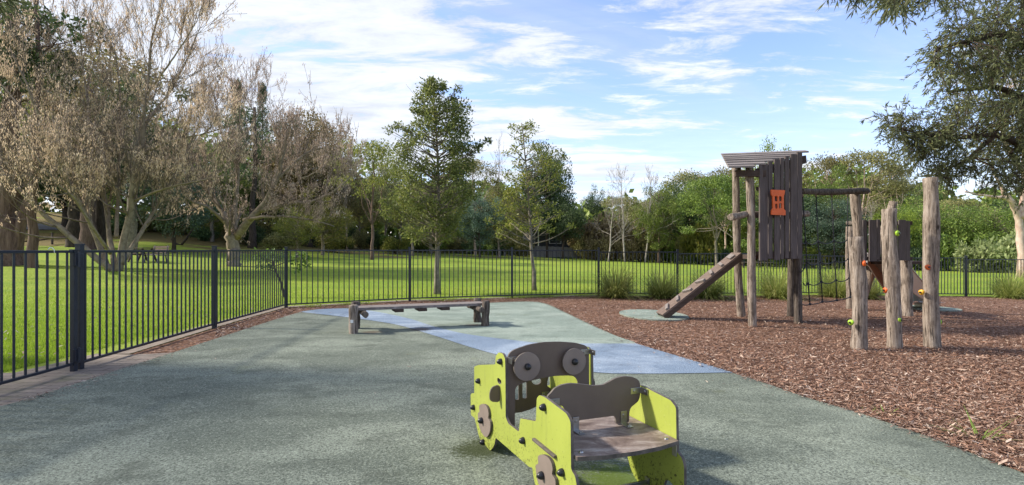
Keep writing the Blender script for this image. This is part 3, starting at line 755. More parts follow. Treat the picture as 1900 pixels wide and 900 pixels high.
# orange window panel
Yw = 8.70; fr = (Vector((0, Yw, 0)), wd, Vector((0,0,1)), -wn)
WO = WA+wn*0.06
def tow(px, py):
    d = Vector(((px-950)/F, 1, -(py-463)/F)); c = Vector((0, 0, CAM_H)); q = c+d*((WO-c).dot(wn)/d.dot(wn)); return ((q-WO).dot(wd), q.z)
ow = [tow(*p) for p in [(1430,352),(1456,353),(1455,361),(1453.5,364),(1454,388),(1457,391),(1457,399.5),(1430.5,398.5),(1431,390),(1433.5,387),(1433,365),(1430.5,361)]]
holes = [rnd_poly([tow(*p) for p in q], 0.02) for q in ([(1436.5,364),(1442,364),(1442.5,373.5),(1437,373.5)], [(1444.8,364),(1449.8,364.5),(1450,373.5),(1445,373.5)], [(1437.4,378),(1442,378),(1442,387.5),(1438,387.5)], [(1444.8,377),(1450,377),(1450,387),(1444.8,387)])]
profile('window_frame', rnd_poly(ow, 0.01), holes, (WO, wd, Vector((0,0,1)), -wn), 0.02, [MT['orange']], tw)
# ramp
rp = thing('ramp', 'sloping plank ramp with cleats leaning on the tall timber tower', 'ramp')
ra = Vector((2.64, 9.30, ground(2.6, 9.3)+0.03)); rb = Vector((4.00, 9.30, 1.09)); rd = (rb-ra).normalized(); ru = Vector((-rd.z, 0, rd.x))
for k in range(3):
    bm = bmesh.new(); o = Vector((0, 0.07+0.14*k, 0)); bar(bm, ra+o+ru*0.055, rb+o+ru*0.055, 0.137, 0.035, ru); bm_obj('plank', bm, MT['plank_brown'], rp, bevel=0.003)
for y in (0.02, 0.40):
    bm = bmesh.new(); o = Vector((0, y, 0)); bar(bm, ra+o, rb+o, 0.04, 0.085, ru); bm_obj('side_beam', bm, MT['plank_side'], rp, bevel=0.003)
rn = random.Random(2)
for k, u in enumerate((0.10, 0.235, 0.365, 0.52, 0.66, 0.79, 0.92)):
    c = ra.lerp(rb, u)+ru*0.092; bm = bmesh.new(); h = 0.05 if k < 6 else 0.04
    x0 = (0.02, 0.02, 0.05, 0.0, 0.0, 0.02, 0.03)[k]; sk = rn.uniform(-0.05, 0.05)
    bar(bm, c+Vector((0, x0, 0))-rd*sk, c+Vector((0, x0+0.24, 0))+rd*sk, 0.055+0.05*(k == 6), h*0.9, ru); bm_obj('cleat', bm, MT['plank_grey'], rp, bevel=0.006)

# beam with climbing net
bt = thing('climbing_net', 'black rope climbing net hanging from a dark log beam', 'climbing net')
b0 = P(1489, 355, 9.0); b1 = P(1606, 355, 10.4); log('beam', b0, b1, 0.052, 0.060, bt, 'log_dark', 12, 0.012, n=20)
bp_ = Vector((P(1598, 400, 10.3).x, 10.3, ground(6.5, 10.3))); log('post', bp_-Vector((0,0,.1)), P(1584, 360, 10.25), 0.10, 0.082, bt, 'log', 13, 0.015)
vx = [(1492,1503,9.15), (1514,1526,9.45), (1543,1553,9.78), (1573,1578,10.08)]
rows = [(449.5, 448, 447, 445), (487.5, 486, 484.5, 480.5), (526, 523, 520, 515.5), (564.5, 560, 557, 551)]
def knotmesh():
    bm = bmesh.new(); bmesh.ops.create_icosphere(bm, subdivisions=2, radius=0.023); me = bpy.data.meshes.new('knot'); bm.to_mesh(me); bm.free()
    me.polygons.foreach_set('use_smooth', [True]*len(me.polygons)); me.materials.append(MT['rope']); return me
km = knotmesh(); grid = []
xs_r = [[1495,1497,1499,1503], [1518,1521,1524,1526], [1547,1549,1551,1553], [1573,1574,1576,1578]]
for i in range(4):
    col = [P(xs_r[i][r], rows[r][i], vx[i][2]) for r in range(4)]; grid.append(col)
    topp = P((1489, 1514, 1543, 1573)[i], 360, vx[i][2]); 
    tubes_obj('rope', [([topp]+col, [0.009]*5)], MT['rope'], bt)
    tubes_obj('rope_fixing', [([topp+Vector((0,0,.04)), topp-Vector((0,0,.05))], [0.017]*2)], MT['steel'], bt)
    for q in col:
        o = bpy.data.objects.new('knot', km); COL.objects.link(o); o.location = q; o.parent = bt
for r in range(4):
    pts = []
    L0 = P((1484, 1484, 1490, 1489)[r], (445, 505, 524, 565)[r], 9.0)
    seq = [L0]+[grid[i][r] for i in range(4)]
    end = bp_.copy(); end.z = grid[3][r].z+0.02; seq.append(Vector((end.x-0.08, end.y, end.z)))
    for a, b in zip(seq[:-1], seq[1:]):
        for k in range(5):
            u = k/5; q = a.lerp(b, u); q.z -= 0.045*4*u*(1-u)*(0.3 if r == 3 else 1); pts.append(q)
    pts.append(seq[-1]); tubes_obj('rope', [(pts, [0.009]*len(pts))], MT['rope'], bt)

# climbing posts with hand holds
def hold(parent, px, py, Y, mat, toward):
    bm = bmesh.new(); bmesh.ops.create_uvsphere(bm, u_segments=14, v_segments=8, radius=0.037)
    for v in bm.verts:
        v.co.x *= 1+0.15*math.sin(v.co.y*60); v.co.z *= 0.62
        if v.co.z > 0.018: v.co.z = 0.018+(v.co.z-0.018)*0.3
    rot = Vector(toward).normalized().to_track_quat('Z', 'Y').to_matrix().to_4x4(); M = Matrix.Translation(P(px, py, Y)) @ rot
    bmesh.ops.transform(bm, matrix=M, verts=bm.verts)
    h = bm_obj('hand_hold', bm, MT[mat], parent, smooth=True)
    bm = bmesh.new(); bmesh.ops.create_cone(bm, segments=10, cap_ends=True, radius1=0.014, radius2=0.012, depth=0.02, matrix=M @ Matrix.Translation((0, 0, 0.024))); bm_obj('bolt', bm, MT['cap'], h)
CPS = [((1593,649), (1590,440), 0.086, 0.084, 41, 'short thick climbing post with an orange and a lime hand hold, beneath the log beam', [(1604,489,-0.06,'orange_red',(.7,-.7,0)), (1579,598.5,-0.06,'green_hold',(-.9,-.45,0))]),
       ((1659.5,646), (1654,388), 0.084, 0.085, 42, 'middle climbing post with two lime hand holds, in front of the slide tower', [(1665.5,433,-0.085,'green_hold',(.5,-.85,0)), (1669,593.5,-0.07,'green_hold',(.6,-.8,0)), (1643,538.5,0.0,'orange_red',(-1,-.1,0))]),
       ((1731,645), (1722,331), 0.092, 0.082, 43, 'tallest climbing post with orange hand hold, standing at right', [(1721.5,496,-0.09,'orange_red',(0,-1,0.1)), (1710,542.5,-0.03,'yellow',(-.95,-.3,0)), (1743,597.5,0.0,'green_hold',(1,-.15,0)), (1738,440.5,0.03,'green_hold',(1,.1,0))])]
for base, top, r0, r1, sd_, lab, holds in CPS:
    g = G(*base); t = thing('climbing_post', lab, 'climbing post', (0,0,0))
    log('post', Vector((g.x, g.y, g.z-0.1)), P(top[0], top[1], g.y), r0, r1, t, 'log', sd_, 0.014, k=18, n=26, rough=0.12)
    for (px, py, dy, mt, dr) in holds: hold(t, px, py, g.y+dy, mt, dr)

# slide tower
st = thing('slide_tower', 'small low timber tower with brown sided slide', 'slide')
Ys = 10.45
q1 = G(1683, 587); log('post', q1-Vector((0,0,.1)), P(1679, 478, q1.y), 0.105, 0.10, st, 'log', 51, 0.012)
log('post', Vector((7.45, 11.6, -0.2)), P(1657, 374, 11.6)+Vector((.0,0,0)), 0.09, 0.075, st, 'log', 52, 0.02)
log('post', Vector((P(1575,500,11.9).x, 11.9, -0.3)), P(1579, 421, 11.9), 0.075, 0.07, st, 'log', 53, 0.02)
for (x0, x1, y0, y1, o) in [(1603,1609,408,484,.04),(1609.5,1612,409,484,.06),(1612.5,1626,408,485,0),(1629,1634.5,407,482,.03),(1636,1646,410,485,0),(1648,1656,408,483,.02),(1667,1680,408,483,0),(1682,1690,410,484,.03)]:
    a = P((x0+x1)/2, y0, Ys); b = P((x0+x1)/2, y1, Ys); bm = bmesh.new(); box(bm, (a.x, Ys+o, (a.z+b.z)/2), ((x1-x0)/F*Ys, 0.03, a.z-b.z)); bm_obj('wall_board', bm, MT['plank_dark'], st, bevel=0.003)
for py in (414, 480):
    a = P(1600, py, Ys+0.07); b = P(1692, py, Ys+0.07); bm = bmesh.new(); bar(bm, a, b, 0.04, 0.07); bm_obj('rail', bm, MT['plank_side'], st, bevel=0.003)
bm = bmesh.new(); a = P(1606, 486, 11.35); box(bm, (a.x+0.5, 11.4, 0.93), (1.05, 0.8, 0.06)); bm_obj('deck', bm, MT['plank_side'], st, bevel=0.003)
log('rung', P(1572, 414, 11.3), P(1606, 416, 10.95), 0.05, 0.045, st, 'log_dark', 54, 0.002)
# slide chute
s0 = Vector((7.55, 10.95, 0.98)); s1 = Vector((9.30, 12.25, 0.0)); s1.z = ground(s1.x, s1.y)+0.16; s2 = s1+Vector((0.36, 0.09, -0.01))
hd = Vector((s1.x-s0.x, s1.y-s0.y, 0)).normalized(); hs = Vector((hd.y, -hd.x, 0))
for sg, nm in ((1, 'slide_side'), (-1, 'slide_side')):
    o_ = s0+hs*(0.25*sg); L1 = (Vector((s1.x, s1.y, 0))-Vector((s0.x, s0.y, 0))).length; dz = s1.z-s0.z
    outl = [(-0.15, 0.16), (0.05, 0.14), (L1, dz+0.13), (L1+0.34, dz+0.12), (L1+0.40, dz-0.02), (L1+0.36, dz-0.06), (L1-0.10, dz-0.08), (1.35, -0.84), (0.85, -0.70), (0.40, -0.42), (-0.05, -0.12), (-0.15, -0.10)]
    profile(nm, rnd_poly(outl, 0.03), [], (o_, hd, Vector((0,0,1)), hs), 0.025, [MT['slide_side'], MT['slide_steel']], st)
bm = bmesh.new(); pr = [s0+Vector((-0.15*hd.x, -0.15*hd.y, 0)), s0, s0.lerp(s1, 0.5)-Vector((0,0,.02)), s1, s2]
prev = None
for q in pr:
    cur = [bm.verts.new(q-hs*0.238), bm.verts.new(q+hs*0.238)]
    if prev: bm.faces.new((prev[0], prev[1], cur[1], cur[0]))
    prev = cur
bmesh.ops.solidify(bm, geom=bm.faces[:], thickness=0.012); bm_obj('chute', bm, MT['slide_steel'], st)
bm = bmesh.new(); a = s0+hs*0.25+Vector((0,0,.145)); b = s1+hs*0.25+Vector((0,0,.135)); bar(bm, a, b, 0.05, 0.016); bm_obj('handrail', bm, MT['slide_steel'], st, bevel=0.003)
bm = bmesh.new()
for q in (s1+hd*0.02, s1+hd*0.26): box(bm, (q.x, q.y, q.z-0.13), (0.08, 0.34, 0.2))
bm_obj('foot', bm, MT['steel'], st, bevel=0.004)

# ------------------------------------------------------------------ play car
CO = Vector((-0.145, 3.226, 0.02)); CT = Vector((0.37, -0.93, 0)).normalized(); CW = Vector((0.93, 0.37, 0)).normalized(); ZU = Vector((0,0,1))
CWID = 0.535
def hit(px, py, pt, n):
    d = Vector(((px-950)/F, 1, -(py-463)/F)); c = Vector((0, 0, CAM_H)); return c+d*((pt-c).dot(n)/d.dot(n))
def cw(px, py, w=0.0):
    q = hit(px, py, CO+CW*w, CW)-CO; return (q.dot(CT), q.z)
def ct(px, py, t):
    q = hit(px, py, CO+CT*t, CT)-CO; return (q.dot(CW), q.z)
car = thing('play_car', 'lime green play car made of flat boards with brown seat and steering discs', 'play car')
z1 = lambda x, y: (840+x/3, 600+y/3)
side_z = [(125,240),(150,231),(235,228),(243,228),(246,180),(262,161),(285,168),(298,196),(300,300),(301,520),(315,556),(375,603),(383,528),(470,544),(475,415),(490,398),(520,410),(640,500),(664,545),(667,812)]
side = [cw(*z1(*p)) for p in side_z]
tb_, zb_ = side[-1]
side += [(tb_+0.035, zb_-0.015), (tb_+0.050, zb_-0.05), (tb_+0.050, 0.085), (tb_+0.035, 0.078), (tb_-0.045, 0.118)]
# rear wheel arc
rc = (tb_-0.235, 0.165)
fz = [(435,800),(245,635)]
sill = [cw(*z1(*p)) for p in fz]
for a in np.linspace(-18, -168, 14): side.append((rc[0]+0.165*math.cos(math.radians(a)), rc[1]+0.165*math.sin(math.radians(a))))
side += [(sill[0][0]+0.0, sill[0][1]), sill[1]]
side += [cw(*z1(*p)) for p in [(240,668),(228,695),(213,708),(190,697),(168,668),(150,622),(136,562),(128,526),(107,510),(105,395),(112,388),(126,388)]]
slot = rnd_poly([cw(*z1(*p)) for p in [(254,304),(262,303),(277,318),(277,335),(266,338),(255,325)]], 0.01)
outl = rnd_poly(side, 0.012, 3)
panels = []
for w in (0.0, CWID):
    pn = profile('side_panel', outl, [slot], (CO+CW*w, CT, ZU, CW), 0.014, [MT['lime'], MT['edge']], car, 0.0025); panels.append(pn)
def cap_bolt(w, t, z, sgn, parent, r=0.017):
    bm = bmesh.new(); o = CO+CT*t+ZU*z+CW*(w+sgn*0.008)
    R = (CW*sgn).to_track_quat('Z', 'Y').to_matrix().to_4x4(); v, f = [], []
    for i, (rr, h) in enumerate(((r*1.05, 0), (r*1.05, .006), (r*0.9, .014), (r*0.62, .022), (r*0.3, .027))):
        pass
    prof_ = [(r*1.05, 0), (r*1.05, .006), (r*0.9, .014), (r*0.62, .022), (r*0.25, .027)]
    rings = [[bm.verts.new((a*math.cos(k*math.pi/7), a*math.sin(k*math.pi/7), h)) for k in range(14)] for a, h in prof_]
    for i in range(len(rings)-1):
        for k in range(14): bm.faces.new((rings[i][k], rings[i][(k+1) % 14], rings[i+1][(k+1) % 14], rings[i+1][k]))
    bm.faces.new(rings[-1])
    bmesh.ops.transform(bm, matrix=Matrix.Translation(o) @ R, verts=bm.verts)
    bm_obj('bolt_cap', bm, MT['cap'], parent, smooth=True)
bolts = [(278,212),(155,320),(126,467),(179,660),(520,466),(404,651),(622,828)]
for p in bolts:
    t_, z_ = cw(*z1(*p)); cap_bolt(0.0, t_, z_, -1, panels[0]); cap_bolt(CWID, t_, z_, 1, panels[1])
# bone shaped hub covers over the wheels
def bone(parent, pts_z, w, sgn, name='wheel_cover', ext=None):
    pts = [cw(*z1(*p), -0.018) for p in pts_z] if ext is None else ext
    profile(name, rnd_poly(smooth_line(pts, 3, True), 0.004, 2), [], (CO+CW*(w+sgn*0.016), CT, ZU, CW), 0.014, [MT['tanboard'], MT['edge']], parent, 0.002); return pts
fpts = [(152,460),(168,448),(188,456),(200,478),(204,505),(202,528),(213,548),(214,580),(208,610),(196,630),(182,630),(165,608),(152,575),(146,540),(144,500),(153,492)]
e = bone(panels[0], fpts, 0.0, -1); bone(panels[1], None, CWID, 1, ext=e)
cx = sum(p[0] for p in e)/len(e); cz = sum(p[1] for p in e)/len(e)
h0 = cw(*z1(505, 845), -0.02)
front_c = cw(*z1(168, 540), -0.02)
top = cw(*z1(505, 722), -0.02)
sc_ = (top[1]-h0[1])/(max(p[1] for p in e)-front_c[1])
e2 = [(h0[0]+(p[0]-front_c[0])*sc_*0.95, h0[1]+(p[1]-front_c[1])*sc_) for p in e]
bone(panels[0], None, 0.0, -1, ext=e2); bone(panels[1], None, CWID, 1, ext=e2)
for c in (front_c, h0): cap_bolt(-0.018, c[0], c[1], -1, panels[0], 0.018); cap_bolt(CWID+0.018, c[0], c[1], 1, panels[1], 0.018)
# door handles
a = cw(*z1(465, 642)); b = cw(*z1(588, 742))
for w, sgn, pp in ((0.0, -1, panels[0]), (CWID, 1, panels[1])):
    bm = bmesh.new(); o = CO+CW*(w+sgn*0.014); bar(bm, o+CT*a[0]+ZU*a[1], o+CT*b[0]+ZU*b[1], 0.018, 0.013); bm_obj('door_handle', bm, MT['edge'], pp, bevel=0.003)
# side mirrors hanging from the slot, sticking out
for w, sgn, pp in ((0.0, -1, panels[0]), (CWID, 1, panels[1])):
    tm = cw(*z1(268, 330))[0]
    o = CO+CW*w+CT*tm
    m_ = [(0.0, 0.50), (sgn*-0.0, 0.41)]
    zt_ = cw(*z1(268, 338))[1]; zb2 = cw(*z1(268, 438))[1]
    pr_ = rnd_poly([(0, zt_), (0.05, zt_-0.012), (0.062, zt_-0.05), (0.058, zb2+0.01), (0, zb2)], 0.022)
    profile('mirror', [(x*sgn, z) for x, z in pr_], [], (CO+CW*(w+sgn*0.007)+CT*tm, CW, ZU, CT), 0.012, [MT['brownboard'], MT['edge']], car, 0.002)
# windscreen board
TW_ = 0.30
ws_z = [(303,195),(312,166),(340,146),(420,118),(500,104),(590,101),(680,107),(738,122),(756,145),(757,345)]
ws = [ct(*z1(*p), TW_) for p in ws_z]
right_leg_z = ws[-1][1]; lowz = 0.165
left_low = ct(*z1(310, 500), TW_)
outer = ws + [(ws[-1][0], lowz), (ct(*z1(700, 345), TW_)[0], lowz), (ct(*z1(700,345),TW_)[0], ct(*z1(700,345),TW_)[1])]
outer += [ct(*z1(*p), TW_) for p in [(690,308),(672,293),(640,289),(560,292),(490,305),(400,326),(358,345),(346,365)]]
outer += [(ct(*z1(343, 420), TW_)[0], lowz-0.03), (ws[0][0], lowz-0.03)]
wsb = profile('windscreen_board', rnd_poly(outer, 0.02, 3), [], (CO+CT*TW_, CW, ZU, CT), 0.013, [MT['brownboard'], MT['edge']], car, 0.0025)
for p, r in (((413,240),0.0785), ((675,212),0.0745)):
    q = ct(*z1(*p), TW_+0.035); 
    sw = profile('steering_disc', ellipse(q[0], q[1], r, r, 40), [], (CO+CT*(TW_+0.035), CW, ZU, CT), 0.013, [MT['tanboard'], MT['edge']], car, 0.002)
    bm = bmesh.new(); bmesh.ops.create_uvsphere(bm, u_segments=16, v_segments=10, radius=0.019, matrix=Matrix.Translation(CO+CT*(TW_+0.048)+CW*q[0]+ZU*q[1])); bm_obj('hub_knob', bm, MT['cap'], sw, smooth=True)
# front grille board with slots
TG = -0.24
def cg(x, y): return ct(*z1(x, y), TG)
gr = [(0.008, cg(310,500)[1]+0.0)] + [cg(*p) for p in [(380,494),(440,475),(500,440),(535,410),(556,385),(562,362),(535,357),(524,345),(527,315),(534,292)]] 
gr += [(gr[-1][0]-0.02, 0.40), (0.008, 0.40)]
gh = [rnd_poly([cg(*p) for p in q], 0.012) for q in ([(345,355),(352,335),(366,325),(366,425),(343,423)], [(387,322),(410,322),(410,416),(387,416)])]
gh.append([cg(464+26*math.cos(a), 318+22*math.sin(a)) for a in np.linspace(0, 2*math.pi, 21)[:-1]])
gb = profile('grille_board', rnd_poly(gr, 0.012, 2), gh, (CO+CT*TG, CW, ZU, CT), 0.013, [MT['brownboard'], MT['edge']], car, 0.002)
# seat
SZ = 0.318
def cz_(px, py, z=SZ+0.012):
    Y = (CAM_H-z-CO.z)/((py-463)/F); q = Vector(((px-950)/F*Y, Y, 0))-CO; return (q.dot(CT), q.dot(CW))
t0s = 0.585; t1s = cz_(1256, 817)[0]
bow = [(t1s-0.0, 0.010), (t1s+0.028, 0.13), (t1s+0.036, 0.27), (t1s+0.028, 0.40), (t1s, CWID-0.010)]
so = [(t0s, CWID-0.010), (t0s, 0.010)]+bow
seat = profile('seat', rnd_poly(so, 0.01, 2), [], (CO+ZU*SZ, CT, CW, ZU), 0.018, [MT['seat'], MT['edge']], car, 0.002)
for (t_, w_) in ((t1s-0.04, 0.05), (t1s-0.04, CWID-0.05)):
    bm = bmesh.new(); bmesh.ops.create_cone(bm, segments=12, cap_ends=True, radius1=0.011, radius2=0.008, depth=0.006, matrix=Matrix.Translation(CO+CT*t_+CW*w_+ZU*(SZ+0.012))); bm_obj('screw', bm, MT['steel'], seat)
# backrest
TB = 0.80
def cb(x, y): return ct(*z1(x, y), TB)
zs_ = SZ+0.011
bk = [cb(*p) for p in [(545,385),(562,362),(600,341),(650,332),(700,335),(780,345),(835,341),(870,322),(905,303),(950,293),(1000,297),(1030,313),(1040,335),(1040,400),(1030,432),(985,468),(979,500)]]
bk += [(cb(979,500)[0], zs_+0.002), (cb(905,585)[0], zs_+0.002), (cb(905,570)[0], zs_+0.035), (cb(893,563)[0], zs_+0.045)]
bk += [(cb(700,600)[0], zs_+0.045), (cb(691,610)[0], zs_+0.03), (cb(690,635)[0], zs_+0.002), (cb(668,640)[0]-0.045, zs_+0.002), (cb(668,640)[0]-0.045, cb(560,470)[1]), (0.012, cb(535,430)[1]), (0.012, cb(548,400)[1]-0.0)]
brd = profile('backrest', rnd_poly(bk, 0.014, 3), [], (CO+CT*TB, CW, ZU, CT), 0.013, [MT['brownboard'], MT['edge']], car, 0.0025)
# steel brackets
def bracket(w_, t_, z_, kind, parent):
    bm = bmesh.new(); o = CO+CT*t_+CW*w_+ZU*z_
    R = Matrix((CT, CW, ZU)).transposed()
    if kind == 'L':
        box(bm, o+ZU*0.032+CT*0.002, (0.004, 0.034, 0.064), R); box(bm, o+CT*0.032+ZU*0.002, (0.062, 0.034, 0.004), R)
        c = [(o+ZU*0.045+CT*0.004, CT), (o+CT*0.045+ZU*0.004, ZU)]
    else:
        s_ = -1 if w_ > 0.2 else 1
        box(bm, o+CW*(s_*0.035)+CT*0.010, (0.004, 0.06, 0.03), R); box(bm, o+CW*(s_*0.003)+CT*0.037, (0.055, 0.005, 0.03), R)
        c = [(o+CW*(s_*0.045)+CT*0.013, CT), (o+CW*(s_*0.006)+CT*0.042, CW*s_)]
    for q, n in c:
        bmesh.ops.create_cone(bm, segments=10, cap_ends=True, radius1=0.009, radius2=0.006, depth=0.007, matrix=Matrix.Translation(q) @ n.to_track_quat('Z', 'Y').to_matrix().to_4x4())
    bm_obj('bracket', bm, MT['steel'], parent, bevel=0.001)
bracket(cb(945,560)[0], TB+0.008, zs_, 'L', brd); bracket(cb(680,640)[0]-0.0, TB+0.008, zs_, 'L', brd)
bracket(CWID-0.008, TB-0.003, cb(1040,370)[1], 'S', brd); bracket(0.008, TB-0.003, cb(565,435)[1], 'S', brd)
bracket(CWID-0.008, TW_-0.003, ct(*z1(760,155), TW_)[1], 'S', wsb); bracket(0.008, TW_-0.003, ct(*z1(318,200), TW_)[1], 'S', wsb)
bracket(CWID-0.008, TG, 0.21, 'S', gb)
# under-seat lower cross plate and foot bracket
bm = bmesh.new(); R = Matrix((CT, CW, ZU)).transposed()
box(bm, CO+CT*(t1s-0.03)+CW*(CWID-0.012)+ZU*(SZ-0.04), (0.03, 0.006, 0.06), R); bm_obj('bracket', bm, MT['steel'], seat, bevel=0.002)
bm = bmesh.new(); q = cw(*(1050+650/4.29, 690+870/4.29), CWID-0.01)
box(bm, CO+CT*q[0]+CW*(CWID-0.012)+ZU*(q[1]-0.03), (0.035, 0.006, 0.10), R); bm_obj('bracket', bm, MT['steel'], panels[1], bevel=0.002)
bm = bmesh.new(); box(bm, CO+CT*q[0]+CW*(CWID/2)+ZU*0.05, (0.012, CWID-0.02, 0.018), R); bm_obj('cross_bar', bm, MT['steel'], car, bevel=0.002)

# weeds at the edge of the mulch
def tuft(name, label, x, y, n, L, w, mat, seed, spread=0.5, cat='tussock', droop=1.0, r0=0.12, group=None, seg=4, up=(0.25, 1.25)):
    r = np.random.default_rng(seed); z = ground(x, y)
    az = r.uniform(0, 2*np.pi, n); el = r.uniform(up[0], up[1], n); Ln = r.uniform(L*0.55, L*1.1, n); rr = r0*np.sqrt(r.random(n)); a2 = az+r.normal(0, 0.5, n)
    base = np.stack([rr*np.cos(a2), rr*np.sin(a2), np.zeros(n)], 1)
    p = base.copy(); d = np.stack([np.cos(az)*np.cos(el), np.sin(az)*np.cos(el), np.sin(el)], 1); side_ = np.stack([-np.sin(az), np.cos(az), az*0], 1)
    tw_ = r.normal(0, 0.5, n); V = []
    nodes = [p.copy()]
    for s in range(seg):
        p = p+d*(Ln/seg)[:, None]; d[:, 2] -= droop*0.42*(1-el*0.25)*(s+1)/seg; d /= np.linalg.norm(d, axis=1)[:, None]; p[:, 2] = np.maximum(p[:, 2], 0.01); nodes.append(p.copy())
    ws_ = [w, w*0.95, w*0.8, w*0.5, 0.0005, 0.0005][:seg] + [0.0006]
    for s in range(seg):
        a, b = nodes[s], nodes[s+1]
        V.append(np.stack([a-side_*ws_[s], a+side_*ws_[s], b+side_*ws_[s+1], b-side_*ws_[s+1]], 1))
    V = np.stack(V, 1).reshape(-1, 3)
    # shared verts per blade so that one blade is one island
    nb = n; idx = np.arange(nb*seg*4).reshape(nb, seg, 4)
    me = bpy.data.meshes.new(name); verts = np.empty((nb, seg+1, 2, 3))
    for s in range(seg+1):
        verts[:, s, 0] = nodes[s]-side_*ws_[s]; verts[:, s, 1] = nodes[s]+side_*ws_[s]
    verts = verts.reshape(-1, 3); fs = []
    b0_ = np.arange(nb)*(seg+1)*2
    for s in range(seg):
        q = b0_+s*2; fs.append(np.stack([q, q+1, q+3, q+2], 1))
    fs = np.concatenate(fs); me.vertices.add(len(verts)); me.vertices.foreach_set('co', verts.astype(np.float32).ravel())
    me.loops.add(fs.size); me.loops.foreach_set('vertex_index', fs.astype(np.int32).ravel()); me.polygons.add(len(fs)); me.polygons.foreach_set('loop_start', np.arange(0, fs.size, 4, dtype=np.int32))
    me.update(calc_edges=True)
    o = mesh_obj(name, me, None, mat); o.location = (x, y, z); tag(o, label, cat, group); return o
TU = [(1142, 552, 1.0, 'dark green tussock beside the fence post left of the other tussocks', 'dark'), (1226, 553, 0.9, 'tussock just left of the top half of the ramp', 0), (1312, 553, 1.0, 'grey green drooping tussock behind the ramp', 0),
      (1438, 553, 1.08, 'big yellow green tussock framed between the tower posts', 0), (1548, 551, 1.12, 'yellow green tussock seen through the climbing net', 0), (1606, 554, 0.65, 'small tussock mostly hidden behind the short climbing post', 0), (1868, 553, 1.0, 'tussock at the right edge in front of the far fence', 0)]
for i, (px, py, s, lab, c) in enumerate(TU):
    g = G(px, py); k = 1.0
    tuft('tussock', lab, g.x, g.y-0.1, 1000, 0.98*s, 0.0065, MT['tuft'], 60+i, droop=(1.5, 1.25, 1.9, 1.6, 1.3, 1.4, 1.7)[i], r0=0.20*s, group='tussocks in front of the back fence', up=(0.25, 1.35))
for i, (px, py, n, L, lab) in enumerate([(1640, 770, 14, 0.10, 'small grass weed growing at the rubber edge'), (1818, 818, 26, 0.24, 'larger straggly grass weed at the rubber edge near the right border'), (1606, 765, 5, 0.06, 'tiny weed shoot at the rubber edge')]):
    g = G(px, py); tuft('weed', lab, g.x, g.y, n, L, 0.004, MT['weed'], 80+i, cat='weed', r0=0.05, up=(0.1, 1.0), droop=0.5)

# ------------------------------------------------------------------ vegetation
def unit(v): return v/np.maximum(np.linalg.norm(v, axis=-1, keepdims=True), 1e-9)
def leaf_quads(Pn, D, L, W, r, fold=True):
    """rhombic leaves at points Pn pointing along D"""
    n = len(Pn); D = unit(D); R = unit(r.normal(size=(n, 3))); S = unit(np.cross(D, R))
    L = np.asarray(L).reshape(-1, 1); W = np.asarray(W).reshape(-1, 1)
    m = Pn+D*L*0.45
    return np.stack([Pn, m+S*W*0.5, Pn+D*L, m-S*W*0.5], 1).reshape(-1, 3)
def foliage(clumps, n, L, W, r, droop=0.2, shell=0.45, jitter=1.0):
    """clumps: [(centre, (rx,ry,rz))]"""
    out = []
    for c, rad in clumps:
        k = max(4, int(n*r.uniform(0.7, 1.3))); u = unit(r.normal(size=(k, 3))); q = u*(r.random((k, 1))**shell)
        p = np.asarray(c)+q*np.asarray(rad)
        d = u*0.6+r.normal(size=(k, 3))*0.8*jitter; d[:, 2] -= droop
        out.append(leaf_quads(p, d, r.uniform(L*0.6, L*1.2, k), r.uniform(W*0.7, W*1.2, k), r))
    return np.concatenate(out)
def curve_pts(a, b, r, sag=0.15, n=6, up=0.3):
    a = np.asarray(a, float); b = np.asarray(b, float); L = np.linalg.norm(b-a); o = r.normal(size=3)*L*sag*0.5
    c = (a+b)/2+o+np.array([0, 0, -up*L*0.25]); t = np.linspace(0, 1, n)[:, None]
    p = a*(1-t)**2+c*2*t*(1-t)+b*t*t; p[1:-1] += r.normal(size=(n-2, 3))*L*0.012
    return p
def poly_at(pts, t):
    pts = np.asarray(pts, float); x = t*(len(pts)-1); i = min(int(x), len(pts)-2); return pts[i]+(pts[i+1]-pts[i])*(x-i)
